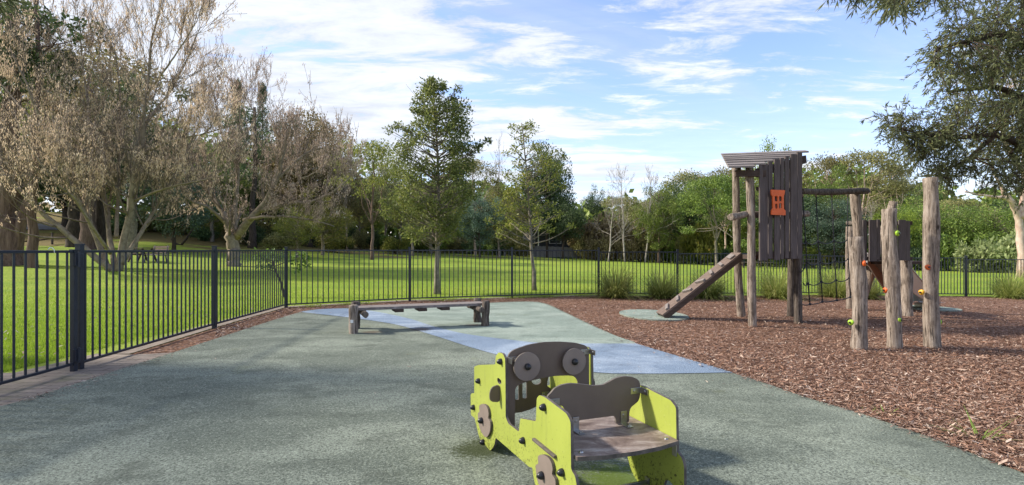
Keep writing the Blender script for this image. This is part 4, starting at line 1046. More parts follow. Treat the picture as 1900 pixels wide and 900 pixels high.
def build_tree(name, label, cat, trunks, clumps, leaf, bark, n_leaf, L, W, seed, droop=0.2, start=(0.35, 0.95), limb_r=0.25, shell=0.45, group=None, loc=(0,0,0), twigs=0, crown_name='crown', limb_frac=1.0, kk=7):
    """trunks: [(pts, r0, r1)] in local coordinates"""
    r = np.random.default_rng(seed); t = thing(name, label, cat, loc, 0, group); lines = []
    for pts, r0, r1 in trunks:
        pts = np.asarray(pts, float); N = 14 if len(pts) < 10 else len(pts); tt = np.linspace(0, 1, N)
        x = tt*(len(pts)-1); q = np.array([poly_at(pts, u) for u in tt]); 
        rr = r0+(r1-r0)*tt**0.9; rr[0] *= 1.35; rr[1] *= 1.08
        q[1:-1] += r.normal(size=(N-2, 3))*r0*0.12
        lines.append(([tuple(p) for p in q], list(rr), kk+2))
    for c, rad in clumps:
        if r.random() > limb_frac: continue
        best = None
        for pts, r0, r1 in trunks:
            for u in np.linspace(start[0], start[1], 24)+r.uniform(-0.02, 0.02):
                p = poly_at(pts, u); d = np.asarray(c)-p; dist = np.linalg.norm(d)+max(0, -(d[2]-0.45*np.linalg.norm(d[:2])))*1.6
                if best is None or dist < best[0]: best = (dist, p, r0+(r1-r0)*u)
        if best is None: continue
        q = curve_pts(best[1], c, r); r0 = max(0.008, min(best[2]*0.6, limb_r*0.06*best[0]+0.012)); lines.append(([tuple(p) for p in q], list(np.linspace(r0, 0.006, len(q))), 5))
        for k in range(twigs):
            a = poly_at(q, r.uniform(0.4, 1)); b = np.asarray(c)+r.normal(size=3)*np.asarray(rad)*0.75; q2 = curve_pts(a, b, r, n=4); lines.append(([tuple(p) for p in q2], list(np.linspace(max(r0*0.35, 0.006), 0.004, 4)), 3))
    tubes_obj('trunk', lines, MT[bark], t)
    if leaf: np_mesh(crown_name, foliage(clumps, n_leaf, L, W, r, droop, shell), 4, MT[leaf], t)
    return t
def ell_clumps(r, n, cen, R, cr, lo=0.45, zmin=None, squash=0.8):
    """clump centres spread in an ellipsoid shell"""
    out = []
    for _ in range(n):
        u = unit(r.normal(size=3)); q = u*r.uniform(lo, 1.0); c = np.asarray(cen)+q*np.asarray(R)
        if zmin is not None and c[2] < zmin: c[2] = zmin+r.random()*0.5
        s = r.uniform(0.6, 1.25)*cr; out.append((c, (s, s, s*squash)))
    return out

# --- prototype trees of the wood (height about 12, half width about 5)
def proto_round(seed, leaf, bark, n=70, leaves=130, L=0.30, R=(4.6, 4.6, 4.6), cz=7.2, cr=1.25, H=12, lo=0.5, twigs=0, name='broadleaf_tree', sub=True):
    r = np.random.default_rng(seed); cl = []
    lobes = [((0, 0, cz), R, 0.5)]+[((R[0]*0.55*math.cos(a), R[1]*0.55*math.sin(a), cz+r.uniform(-1.6, 1.2)), (R[0]*0.5, R[1]*0.5, R[2]*0.5), 0.5/5) for a in np.linspace(0, 6.28, 6)[:-1]+r.random()]
    for c, RR, fr in lobes: cl += ell_clumps(r, max(4, int(n*1.5*fr)), c, RR, cr, lo, 1.6)
    tr = [([(0, 0, -0.3), (0.1, 0.05, 2), (-0.1, 0.15, 4.5), (0.2, 0, 7.5), (0.1, 0, 10)], 0.26, 0.06)]
    return build_tree(name, '-', 'tree', tr, cl, leaf, bark, leaves, L, L*0.5, seed, 0.15, (0.25, 0.9), twigs=twigs)
def proto_gum(seed, leaf, bark, n=34, leaves=120, L=0.30, name='gum_tree', spread=4.6, H=12, low=6.0, cr=1.15):
    r = np.random.default_rng(seed); cl = []; tr = []
    top = [(0, 0, -0.3), (0.15, 0, 2.5), (0.0, 0.1, 5), (0.5, 0, 7.5), (0.3, 0.1, 10.5)]; tr.append((top, 0.22, 0.05))
    for k in range(5):
        a = k*1.257+r.uniform(-.4, .4); z0 = r.uniform(3.2, 6.0); e = r.uniform(0.5, 0.95)
        tr.append(([poly_at(top, z0/10.5), (spread*0.25*math.cos(a), spread*0.25*math.sin(a), z0+1.7), (spread*0.5*e*math.cos(a), spread*0.5*e*math.sin(a), z0+3.4), (spread*0.8*e*math.cos(a), spread*0.8*e*math.sin(a), z0+4.6)], 0.075, 0.02))
    for _ in range(n):
        a = r.uniform(0, 6.28); q = math.sqrt(r.random()); z = H-0.6-(q**2)*r.uniform(1.0, H-low); s = cr*r.uniform(0.6, 1.3)
        cl.append((np.array([spread*q*math.cos(a), spread*q*math.sin(a), z]), (s*1.25, s*1.25, s*0.5)))
    return build_tree(name, '-', 'tree', tr, cl, leaf, bark, leaves, L, L*0.42, seed, 0.45, (0.5, 1.0), twigs=1)
def proto_conifer(seed, leaf='leaf_dark', bark='bark_dark'):
    r = np.random.default_rng(seed); cl = []
    for i in range(85):
        u = r.random()**0.8; z = 2.0+u*10; R = 2.6*(1-u)**0.8+0.15; a = r.uniform(0, 6.28); q = R*r.uniform(0.5, 1); cl.append((np.array([q*math.cos(a), q*math.sin(a), z-0.15*q]), (0.55+0.3*(1-u), 0.55+0.3*(1-u), 0.35)))
    cl.append((np.array([0, 0, 11.9]), (0.12, 0.12, 0.5)))
    return build_tree('conifer_tree', '-', 'tree', [([(0, 0, -0.3), (0, 0, 6), (0, 0, 12)], 0.25, 0.03)], cl, leaf, bark, 85, 0.26, 0.10, seed, 0.4, (0.1, 0.97), kk=5)
def proto_shrub(seed, leaf, L=0.22, n=26, leaves=95, name='shrub', cr=0.5):
    r = np.random.default_rng(seed); cl = ell_clumps(r, n, (0, 0, 1.0), (1.7, 1.4, 1.05), cr, 0.3, 0.25)
    tr = [([(0.1*k-0.1, 0, -0.1), (0.2*k-0.2, 0.1, 0.6), (0.5*k-0.5, 0.1, 1.5)], 0.05, 0.02) for k in range(3)]
    return build_tree(name, '-', 'shrub', tr, cl, leaf, 'bark_dark', leaves, L, L*0.5, seed, 0.1, (0.2, 1), kk=4)
def bare_lines(r, p, d, L, rad, lev, maxlev, lines, nodes, up=0.25, nch=(4, 7), spread=0.8, ratio=(0.4, 0.62), minr=0.006, wig=0.16):
    n = 6 if lev < 2 else 4; pts = [p.copy()]; q = p.copy(); dd = d.copy()
    for i in range(n):
        dd = dd+r.normal(size=3)*wig; dd[2] += up*0.35; dd /= np.linalg.norm(dd); q = q+dd*L/n; pts.append(q.copy())
    rr = np.linspace(rad, max(rad*0.35, minr), n+1); lines.append(([tuple(x) for x in pts], list(rr), 6 if lev < 1 else (4 if lev == 1 else 3)))
    if lev >= maxlev-1: nodes += [(x, lev) for x in pts[1:]]
    if lev < maxlev:
        for _ in range(r.integers(nch[0], nch[1])):
            t = r.uniform(0.25, 1.0); o = poly_at(pts, t); i = min(int(t*n), n-1); d0 = unit(pts[i+1]-pts[i]); c = unit(d0+r.normal(size=3)*spread); c[2] += up*0.6; c = unit(c)
            bare_lines(r, o, c, L*r.uniform(*ratio), max(rad*(1-0.6*t)*0.55, minr), lev+1, maxlev, lines, nodes, up, nch, spread, ratio, minr, wig)
def proto_bare(seed, bark, H=11, lean=0.1):
    r = np.random.default_rng(seed); t = thing('bare_tree', '-', 'tree'); lines, nodes = [], []
    tr = [np.array(x, float) for x in [(0, 0, -0.3), (lean*2, 0, 2.5), (lean*2.5, 0.1, 5), (lean*4, 0, 8), (lean*4, 0, H-1)]]
    pts = [poly_at(tr, u) for u in np.linspace(0, 1, 12)]; lines.append(([tuple(p) for p in pts], list(np.linspace(0.15, 0.03, 12)), 7))
    for k in range(22):
        u = r.uniform(0.25, 1); o = poly_at(tr, u); a = r.uniform(0, 6.28); bare_lines(r, o, unit(np.array([math.cos(a), math.sin(a), r.uniform(0.5, 1.2)])), (3.6*(1-u)+1.4)*r.uniform(0.7, 1.1), 0.05*(1.2-u), 1, 3, lines, nodes, 0.3, (3, 6), 0.6, minr=0.010)
    tubes_obj('trunk', lines, MT[bark], t); return t

PROTO = {}
def PR(key, fn, H=12.0, R=5.0): PROTO[key] = [fn, H, R, None]
PR('dark', lambda: proto_round(101, 'leaf_dark', 'bark_dark', 80, 150, 0.30))
PR('green', lambda: proto_round(102, 'leaf_green', 'bark_grey', 80, 140, 0.28))
PR('green2', lambda: proto_round(109, 'leaf_green', 'bark_red', 60, 150, 0.26, (4.4, 4.4, 5.0), 7.0, 1.05, lo=0.35, twigs=1))
PR('olive', lambda: proto_round(103, 'leaf_olive', 'bark_grey', 64, 120, 0.26, cr=1.1, twigs=1))
PR('bright', lambda: proto_round(104, 'leaf_bright', 'bark_grey', 70, 130, 0.28))
PR('brown', lambda: proto_round(105, 'leaf_brown', 'bark_dark', 120, 170, 0.26, cr=1.0))
PR('blue', lambda: proto_round(106, 'leaf_blue', 'bark_dark', 70, 140, 0.28))
PR('yellow', lambda: proto_round(107, 'leaf_yellow', 'bark_tan', 60, 100, 0.24, (4.6, 4.6, 4.6), 6.8, 1.0, lo=0.3, twigs=2))
PR('gum', lambda: proto_gum(111, 'leaf_olive', 'bark_pink', 40, 130))
PR('gum2', lambda: proto_gum(112, 'leaf_green', 'bark_grey', 95, 160, low=3.4))
PR('gumy', lambda: proto_gum(113, 'leaf_yellow', 'bark_red', 44, 120, low=4.0))
PR('conifer', lambda: proto_conifer(121), 12.3, 2.8)
PR('bare_w', lambda: proto_bare(131, 'bark_white', lean=0.25), 11.5, 4.0)
PR('bare_w2', lambda: proto_bare(132, 'bark_white', lean=-0.2), 11.5, 4.0)
PR('bare_b', lambda: proto_bare(133, 'bark_tan'), 11.5, 4.0)
PR('bare_d', lambda: proto_bare(134, 'bark_dark'), 11.5, 4.0)
PR('shrub_d', lambda: proto_shrub(141, 'leaf_dark'), 2.2, 2.1)
PR('shrub_g', lambda: proto_shrub(142, 'leaf_green'), 2.2, 2.1)
PR('shrub_b', lambda: proto_shrub(143, 'leaf_bright'), 2.2, 2.1)
PR('shrub_y', lambda: proto_shrub(144, 'leaf_yellow'), 2.2, 2.1)
PR('shrub_p', lambda: proto_shrub(145, 'leaf_pale', 0.32, 30, 70), 2.2, 2.1)
PR('shrub_o', lambda: proto_shrub(146, 'leaf_olive'), 2.2, 2.1)
PR('shrub_br', lambda: proto_shrub(147, 'leaf_brown'), 2.2, 2.1)
vr = random.Random(77)
def put(key, px, top, hw, Y, label, group=None, rz=None, cat=None, dz=0.0):
    e = PROTO[key]; x = (px-950)/F*Y; z = ground(x, Y)-0.05+dz; ht = CAM_H-(top-463)/F*Y-z
    sx = hw/F*Y/(e[2]*0.86); szz = ht/e[1]; rz = vr.uniform(0, 6.28) if rz is None else rz
    if e[3] is None:
        e[3] = o = e[0](); o.location = (x, Y, z); o.rotation_euler = (0, 0, rz); o.scale = (sx, sx, szz); o['label'] = label
        if group: o['group'] = group
    else:
        o = dup(e[3], (x, Y, z), rz, (sx, sx, szz), label)
        if 'group' in o and not group: del o['group']
        if group: o['group'] = group
    return o
WOOD = [
 # far and mid trees, left to right: kind, px, top, half width, depth, label
 ('gum', -60, 60, 170, 44, 'dark evergreen tree at the far left edge behind the brown seed clusters'),
 ('gum', 170, 88, 165, 44, 'huge domed tree visible through the large seed covered tree'),
 ('dark', 120, 250, 100, 50, 'dark tree on the slope above the road at left'),
 ('blue', 322, 285, 66, 36, 'blue green bushy tree on the slope right of the multi stemmed tree'),
 ('dark', 250, 210, 90, 48, 'dark tree behind the picnic bench'),
 ('green', 395, 300, 60, 46, 'dark green tree between the two seed covered trees'),
 ('conifer', 441, 146, 24, 56, 'left one of the two pointed conifers behind the second bare tree'),
 ('conifer', 487, 152, 24, 57, 'right one of the two pointed conifers behind the second bare tree'),
 ('brown', 575, 198, 78, 50, 'wide brown green domed tree at the centre left skyline'),
 ('dark', 500, 300, 75, 52, 'dark tree filling the gap behind the second bare tree'),
 ('bare_b', 645, 208, 42, 46, 'leafless branching tree on the skyline right of the brown domed tree'),
 ('bare_b', 640, 300, 50, 52, 'smaller leafless tree low behind the yellow green shrubs'),
 ('yellow', 598, 345, 58, 40, 'low yellow green tree left of the forked trunk'),
 ('yellow', 551, 372, 45, 36, 'small tree with pale leaning trunk just beyond the lawn'),
 ('gumy', 690, 258, 66, 36, 'yellow olive gum with reddish forked trunk left of the young green tree'),
 ('olive', 742, 300, 50, 48, 'olive tree directly behind the young leafy tree'),
 ('green', 800, 325, 60, 50, 'green tree low behind the trunk of the young leafy tree'),
 ('olive', 715, 286, 42, 56, 'olive tree crown showing above the yellow olive gum'),
 ('yellow', 765, 318, 45, 44, 'yellow olive tree just left behind the young leafy tree trunk'),
 ('olive', 668, 325, 40, 54, 'olive crown below the leafless skyline tree'),
 ('yellow', 925, 352, 42, 48, 'yellow green tree low between the two young trees'),
 ('green', 960, 322, 40, 60, 'green crown just behind the slender young tree'),
 ('gum', 882, 290, 52, 52, 'olive gum just right of the young leafy tree'),
 ('blue', 890, 350, 40, 46, 'grey green tree with short forked trunk at the lawn edge'),
 ('bare_b', 925, 248, 30, 62, 'thin leafless tree showing on the skyline between the two young trees'),
 ('olive', 935, 340, 48, 54, 'olive tree behind the left half of the slender young tree'),
 ('dark', 1015, 262, 44, 54, 'dark tall tree rising behind the slender young tree'),
 ('dark', 1045, 368, 40, 52, 'small dark tree left of the white leafless trees'),
 ('dark', 1105, 345, 24, 74, 'far small dark round tree on the skyline left of the white leafless trees'),
 ('gum', 1150, 362, 50, 70, 'far olive gum behind the white leafless trees'),
 ('bare_w', 1128, 350, 40, 48, 'leaning white leafless tree, leftmost of three'),
 ('bare_w2', 1160, 302, 42, 49, 'tallest white leafless tree'),
 ('bare_w', 1196, 310, 40, 50, 'white leafless tree, rightmost of three'),
 ('olive', 1195, 372, 46, 60, 'olive tree low behind the rightmost white leafless tree'),
 ('green2', 1222, 336, 45, 50, 'green tree with thin reddish trunk left of the dark dense tree'),
 ('dark', 1272, 326, 52, 54, 'dark dense tree behind the ramp'),
 ('gum', 1272, 314, 55, 66, 'far flat topped gum above the dark dense tree'),
 ('gum2', 1330, 322, 56, 46, 'grey green gum with straight trunk left of the tower'),
 ('bright', 1247, 345, 30, 60, 'bright green round crown between darker trees'),
 ('bright', 1438, 262, 48, 66, 'yellow green crown peeping above the tower roof'),
 ('green', 1400, 315, 60, 60, 'green tree behind the left posts of the tower'),
 ('dark', 1470, 345, 60, 50, 'dark tree behind the vertical tower boards'),
 ('green2', 1535, 296, 45, 52, 'green tree behind the climbing net'),
 ('gum', 1598, 275, 62, 60, 'tall airy flat topped gum right of the log beam'),
 ('blue', 1548, 362, 50, 46, 'blue green dense tree low behind the net'),
 ('bare_w2', 1618, 372, 20, 44, 'small pale leafless tree above the slide tower'),
 ('gum', 1530, 284, 50, 62, 'airy gum crown above the log beam left of the tall flat topped one'),
 ('gum', 1655, 300, 46, 62, 'airy gum crown right of the tall flat topped one'),
 ('gum', 1345, 308, 50, 64, 'far gum crown showing left of the tower roof'),
 ('gum', 1660, 330, 50, 58, 'olive gum behind the tall climbing posts'),
 ('bright', 1665, 372, 34, 44, 'bright green rounded bush above the slide tower'),
 ('green', 1712, 362, 60, 46, 'dense green tree right behind the tallest climbing post'),
 ('olive', 1780, 355, 60, 50, 'olive tree right of the tallest climbing post'),
 ('green', 1848, 365, 62, 42, 'dense green rounded tree above the pale shrub at right'),
 ('dark', 1930, 350, 60, 50, 'dark tree at the right edge behind the pink trunked gum'),
 ('olive', 2050, 300, 90, 50, 'olive tree just beyond the right edge'),
 ('brown', -230, 60, 130, 50, 'brown green tree beyond the left edge'),
]
for k, px, top, hw, Y, lab in WOOD: put(k, px, top, hw, Y, lab)
# shrubs along the foot of the wood
SH = []
def edgeY(px): return float(np.interp(px, [250, 430, 540, 700, 900, 1060, 1100, 1300, 1500, 1700, 1900], [47, 48, 50, 50, 53, 55, 52, 50, 47, 43, 40]))
i = 0; keys_l = ['shrub_o', 'shrub_g', 'shrub_d', 'shrub_o', 'shrub_g']; keys_r = ['shrub_g', 'shrub_b', 'shrub_d', 'shrub_o', 'shrub_g', 'shrub_y']
glab = 'low bushy shrub in the continuous row at the foot of the woodland beyond the lawn'
for px in np.arange(262, 1740, 14):
    if 985 < px < 1065: continue
    px = float(px); Y = edgeY(px)+vr.uniform(0.3, 3.0); kk = keys_l if px < 985 else keys_r
    base = 463+(CAM_H-ground((px-950)/F*Y, Y))/Y*F
    hgt = vr.uniform(24, 50) if px < 985 else vr.uniform(30, 62)
    if 1060 < px < 1200: k_ = vr.choice(['shrub_br', 'shrub_br', 'shrub_o'])
    else: k_ = vr.choice(kk)
    put(k_, px, base-hgt, vr.uniform(18, 28), Y, glab, 'shrubs along the foot of the wood')
for (px, top, hw, Y, k_, lab) in [(1858, 428, 50, 38, 'shrub_p', 'pale green leafy shrub, large mound at the right edge of the lawn'), (1800, 448, 34, 38.5, 'shrub_p', 'pale green leafy shrub, smaller mound left of the large pale one'),
        (1760, 418, 45, 42, 'shrub_g', 'mid green shrub right of the tallest climbing post'), (1710, 408, 40, 43, 'shrub_g', 'mid green shrub directly behind the tallest climbing post'), (1925, 405, 50, 42, 'shrub_g', 'mid green shrub cut by the right edge'),
        (1815, 395, 50, 45, 'shrub_g', 'tall green shrub above the smaller pale shrub'), (1680, 425, 30, 42, 'shrub_d', 'dark shrub low behind the slide tower'),
        (1300, 398, 40, 49, 'shrub_y', 'yellow green tall shrub right of the dark dense tree trunk'), (1110, 392, 60, 55, 'shrub_br', 'brown tangled shrub around the leftmost white tree'), (1165, 400, 55, 54, 'shrub_br', 'brown tangled shrub around the tallest white tree'),
        (1085, 405, 35, 56, 'shrub_br', 'brown tangled shrub left of the white trees'), (1210, 410, 40, 52, 'shrub_o', 'olive tall shrub right of the white trees'),
        (1040, 476, 40, 54, 'shrub_d', 'low dark clipped hedge plant in front of the grey paling fence'),
        (620, 425, 40, 44, 'shrub_y', 'yellow green shrub beside the forked trunk'), (735, 432, 30, 46, 'shrub_y', 'yellow green shrub left of the young leafy tree'), (520, 425, 34, 44, 'shrub_o', 'olive shrub right of the second bare tree'),
        (460, 405, 40, 46, 'shrub_d', 'dark tall shrub directly behind the second bare tree'), (375, 418, 30, 46, 'shrub_d', 'dark shrub below the strappy pale plants'), (215, 385, 46, 46, 'shrub_d', 'dark shrub behind the fan of tan limbs')]:
    put(k_, px, top, hw, Y, lab)
# far wood as one mass
def far_wood():
    r = np.random.default_rng(9); cl = []
    for _ in range(900):
        px = r.uniform(-500, 2400); Y = r.uniform(66, 84); top = interp(px, [-500, 0, 300, 500, 650, 750, 900, 1000, 1080, 1110, 1200, 1300, 1500, 1600, 1700, 1900, 2400], [150, 180, 240, 275, 325, 350, 360, 392, 405, 400, 385, 370, 345, 340, 362, 380, 330])
        py = top+(486-top)*r.random()**1.1; p = P(px, py, Y); s = r.uniform(1.6, 3.0); cl.append((np.array(p), (s*1.2, s, s)))
    o = np_mesh('distant_wood', foliage(cl, 105, 1.05, 0.7, r, 0.1), 4, MT['leaf_green']); o['kind'] = 'stuff'
far_wood()

# --- large seed covered trees with many tan limbs
def seed_tree(name, label, base, limbs, seed, Y, leaf, bark, lens=(3.2, 1.5), n_sub=9, per_node=3, loc_extra=None, top_twigs=0, maxlev=3):
    r = np.random.default_rng(seed); bx = base; t = thing(name, label, 'tree', tuple(bx)); lines, nodes, blines = [], [], []
    for li, (pts, r0, r1, L) in enumerate(limbs):
        q3 = []
        for i, p in enumerate(pts):
            yy = Y+(p[2] if len(p) > 2 else 0)
            q3.append(np.array(P(p[0], p[1], yy)-bx))
        N = 16; tt = np.linspace(0, 1, N); sm = []
        for u in tt:
            x = u*(len(q3)-1); i = min(int(x), len(q3)-2); f = x-i
            p0, p1, p2, p3 = q3[max(i-1, 0)], q3[i], q3[i+1], q3[min(i+2, len(q3)-1)]
            sm.append(0.5*((2*p1)+(p2-p0)*f+(2*p0-5*p1+4*p2-p3)*f*f+(3*p1-p0-3*p2+p3)*f**3))
        sm = np.array(sm); sm[2:] += r.normal(size=sm[2:].shape)*r0*0.12
        rr = (r0+(r1-r0)*tt**0.85)*(0.78 if len(limbs) > 11 else 0.9); lines.append(([tuple(p) for p in sm], list(rr), 9))
        tot = np.linalg.norm(sm[-1]-sm[0])
        for k in range(int(n_sub*tot/3.0)):
            u = r.uniform(0.22, 1.0); o = poly_at(sm, u); i = min(int(u*(N-1)), N-2); d0 = unit(sm[i+1]-sm[i]); c = unit(d0*0.85+r.normal(size=3)*0.62+np.array([0, 0, 0.40]))
            bare_lines(r, o, c, L*r.uniform(0.6, 1.2)*(1.15-0.4*u), max(0.012, (r0+(r1-r0)*u)*0.30), 1, maxlev, blines, nodes, 0.36, (3, 6), 0.48, (0.5, 0.75), 0.0075, 0.085)
    tubes_obj('trunk', lines, MT[bark], t); tubes_obj('branches', blines, MT['bark_twig'], t)
    Pn = np.array([p for p, l in nodes]); n = len(Pn)
    idx = np.repeat(np.arange(n), per_node); keep = r.random(len(idx)) < 0.33*(0.45+np.sin(Pn[idx, 0]*1.9+1)*np.sin(Pn[idx, 2]*1.7)*0.35+0.35); idx = idx[keep]
    cpos = Pn[idx]+r.normal(size=(len(idx), 3))*0.05+np.array([0, 0, -0.04])
    V = []
    for k in range(6):
        m = len(cpos); d = r.normal(size=(m, 3))*0.33; d[:, 2] -= 1.0
        p = cpos+r.normal(size=(m, 3))*np.array([0.035, 0.035, 0.07])
        V.append(leaf_quads(p, d, r.uniform(0.07, 0.15, m), r.uniform(0.016, 0.034, m), r))
    np_mesh('seed_clusters', np.concatenate(V), 4, MT[leaf], t); print(name, 'nodes', n, 'quads', len(np.concatenate(V))//4, 'lines', len(lines))
    return t
B1 = G(213, 503)
L1 = [([(213,505),(168,470,-.5),(112,425,-1),(52,368,-1.5),(15,325,-1.8),(-30,275,-2),(-70,200,-2)], 0.20, 0.04, 2.6),
      ([(200,500),(183,448),(158,395,-.5),(128,340,-1),(95,260,-1.5),(55,170,-2),(20,90,-2)], 0.17, 0.03, 2.6),
      ([(214,503),(204,440,.5),(195,370,1),(176,280,1),(158,160,1),(148,40,1)], 0.16, 0.03, 2.6),
      ([(220,504),(233,430),(246,360,-.3),(262,250,-.5),(276,130,-.6),(300,-10,-.6)], 0.22, 0.03, 2.8),
      ([(226,490),(262,432,.5),(286,392,1),(318,335,1.5),(352,270,2),(385,190,2)], 0.14, 0.025, 2.2),
      ([(242,375),(300,352,-1),(355,338,-1.6),(418,326,-2)], 0.09, 0.02, 2.0),
      ([(256,290),(318,262,-1),(372,250,-1.5),(420,235,-2)], 0.09, 0.02, 1.9),
      ([(264,235),(300,190,.8),(338,128,1.2),(372,50,1.4)], 0.10, 0.02, 1.9),
      ([(216,440,.4),(220,330,1.8),(224,200,2.6),(212,80,3)], 0.12, 0.02, 2.4),
      ([(205,470,-.5),(170,420,-2),(140,370,-3),(95,330,-4),(40,250,-4.5)], 0.10, 0.02, 2.2),
      ([(182,330,.5),(130,230,1),(100,120,1.5),(85,20,1.5)], 0.08, 0.02, 2.4),
      ([(268,180,-.5),(320,110,-1.2),(365,40,-1.5)], 0.07, 0.015, 1.8),
      ([(95,260,-1.5),(40,200,-1),(-10,140,0),(-60,60,0)], 0.08, 0.02, 2.4)]
seed_tree('seed_tree', 'large multi stemmed leafless tree covered in hanging tan seed clusters', B1, L1, 201, B1.y, 'seed', 'bark_tan', n_sub=8, per_node=2)
B2 = G(434, 494)
L2 = [([(434,496),(433,470),(432,435)], 0.36, 0.33, 2.0),
      ([(430,442),(418,405),(398,370,.5),(370,335,1),(345,290,1)], 0.20, 0.04, 2.2),
      ([(432,440),(436,395,.5),(442,330,1),(444,260,1),(446,185,1)], 0.17, 0.03, 2.4),
      ([(438,440),(470,402,-.5),(492,375,-.6),(512,335,-.8),(526,280,-1),(534,240,-1)], 0.24, 0.03, 2.4),
      ([(480,392,-.5),(530,378,-1),(585,372,-1.5),(625,350,-1.6),(650,330,-1.6)], 0.13, 0.025, 2.0),
      ([(452,408,-.3),(500,402,-1.5),(560,405,-2),(620,420,-2)], 0.11, 0.02, 1.4),
      ([(425,420,.3),(385,385,-1),(350,370,-1.5),(330,340,-2)], 0.12, 0.02, 1.8),
      ([(512,335,-.8),(560,290,-.5),(595,275,0),(618,275,0)], 0.09, 0.02, 2.0),
      ([(444,300,1),(415,255,1.5),(398,215,1.5)], 0.10, 0.02, 2.0),
      ([(446,260,1),(472,225,1.4),(488,185,1.6)], 0.08, 0.02, 1.8),
      ([(495,370,1),(520,310,2),(560,330,2.5),(600,310,3)], 0.08, 0.02, 2.0)]
seed_tree('seed_tree', 'pale single trunked leafless tree with brown seed clusters, forked low, spreading right', B2, L2, 202, B2.y, 'seed2', 'bark_tan', n_sub=8, per_node=2)
# rough reddish trunks at the left edge and dark trunks on the slope
def big_trunk(label, px, py, Y, r0, H, seed, bark='bark_red', leaf='leaf_dark', crown=3.5, extra=()):
    b = P(px, py, Y); b.z = ground(b.x, Y); r = np.random.default_rng(seed)
    tr = [([(0, 0, -0.3), (0.03, 0, 1.0), (0.0, 0, 2.5), (0.15, 0, 5), (0.3, 0, H*0.7), (0.2, 0, H)], r0, r0*0.3)]+list(extra)
    cl = ell_clumps(r, 18, (0, 0, H*0.8), (crown, crown, H*0.24), 0.7, 0.3, H*0.5)
    return build_tree('broad_tree', label, 'tree', tr, cl, leaf, bark, 150, 0.26, 0.12, seed, 0.3, (0.4, 0.95), twigs=1, loc=tuple(b), kk=12)
big_trunk('massive rough trunked tree cut by the left edge of the picture', 14, 495, 25.5, 0.72, 13, 301, extra=[([(0.2, 0, 0.1), (0.55, 0, 1.5), (0.85, 0.2, 3.5), (1.2, 0.2, 7)], 0.30, 0.12), ([(-0.4, 0.2, 0), (-0.8, 0.3, 2), (-1.3, 0.2, 5)], 0.4, 0.2)])
big_trunk('straight red brown rough barked trunk just right of the massive one at left edge', 59, 497, 24.5, 0.24, 13, 302, crown=2.4)
for px, Y, r0, lab, bk in [(138, 38, 0.50, 'thick dark trunk behind the fan of limbs, beside the road', 'bark_dark'), (162, 36, 0.55, 'broad rough dark trunk left of the centre stems of the tan tree', 'bark_red'), (186, 37, 0.42, 'dark trunk seen between the tan stems', 'bark_dark'),
                       (243, 34, 0.38, 'grey brown trunk right behind the multi stemmed tan tree', 'bark_grey'), (468, 44, 0.35, 'very dark trunk right of the pale forked trunk', 'bark_dark')]:
    big_trunk(lab, px, 440, Y, r0, 11.5, 310+px, bk, 'leaf_brown' if px < 200 else 'leaf_dark', 4.0)

# --- young leafy tree and slender tree just outside the fence
def prof_tree(name, label, base, Y, prof, nclump, cr, leaves, L, W, leaf, bark, seed, trunkpx, r0, twigs=2, droop=0.15, side=()):
    """prof: [(py, left px, right px)] silhouette; crown is built round the trunk with the same depth"""
    r = np.random.default_rng(seed); t0 = P(*base, Y); t0.z = ground(t0.x, Y); cl = []
    pys = [p[0] for p in prof]; cnt = 0
    wts = np.array([(p[2]-p[1]) for p in prof], float)
    while cnt < nclump:
        py = r.uniform(pys[0], pys[-1]); l = interp(py, pys, [p[1] for p in prof]); rr = interp(py, pys, [p[2] for p in prof])
        if r.random() > (rr-l)/max(wts)+0.12: continue
        a = r.uniform(0, 2*math.pi); q = r.uniform(0.25, 1.0)**0.6; mx = (l+rr)/2; hw = (rr-l)/2/F*Y
        ax = interp(py, [p[1] for p in trunkpx][::-1], [p[0] for p in trunkpx][::-1])
        cx = P(mx, py, Y); c = Vector((cx.x+math.cos(a)*hw*q, Y+math.sin(a)*hw*q*0.9, cx.z))-t0
        s = cr*r.uniform(0.6, 1.25); cl.append((np.array(c), (s, s, s*0.85))); cnt += 1
    for (px, py, s) in side:
        c = P(px, py, Y-0.3)-t0; cl.append((np.array(c), (s, s, s*0.8)))
    tr = [([tuple(P(x, y, Y)-t0) if i else (0, 0, -0.1) for i, (x, y) in enumerate(trunkpx)], r0, 0.012)]
    return build_tree(name, label, 'tree', tr, cl, leaf, bark, leaves, L, W, seed, droop, (0.22, 1.0), limb_r=0.09, twigs=twigs, loc=tuple(t0), kk=6)
prof_tree('young_tree', 'leafy young green tree standing just beyond the fence near the picture centre', (812, 545), 14.5,
    [(150,796,806),(175,780,845),(200,768,868),(230,760,872),(262,735,870),(285,730,876),(320,728,892),(360,722,890),(390,730,880),(415,735,868),(440,752,850)],
    230, 0.23, 74, 0.10, 0.040, 'leaf_young', 'bark_grey', 401, [(812,548),(811,500),(811,440),(814,380),(812,300),(808,220),(802,150)], 0.085, side=[(722,240,.16),(738,232,.14),(716,390,.18),(722,402,.15),(890,268,.12),(905,262,.10),(884,275,.14),(770,205,.1),(850,165,.12),(800,148,.09),(822,160,.1),(712,375,.12)])
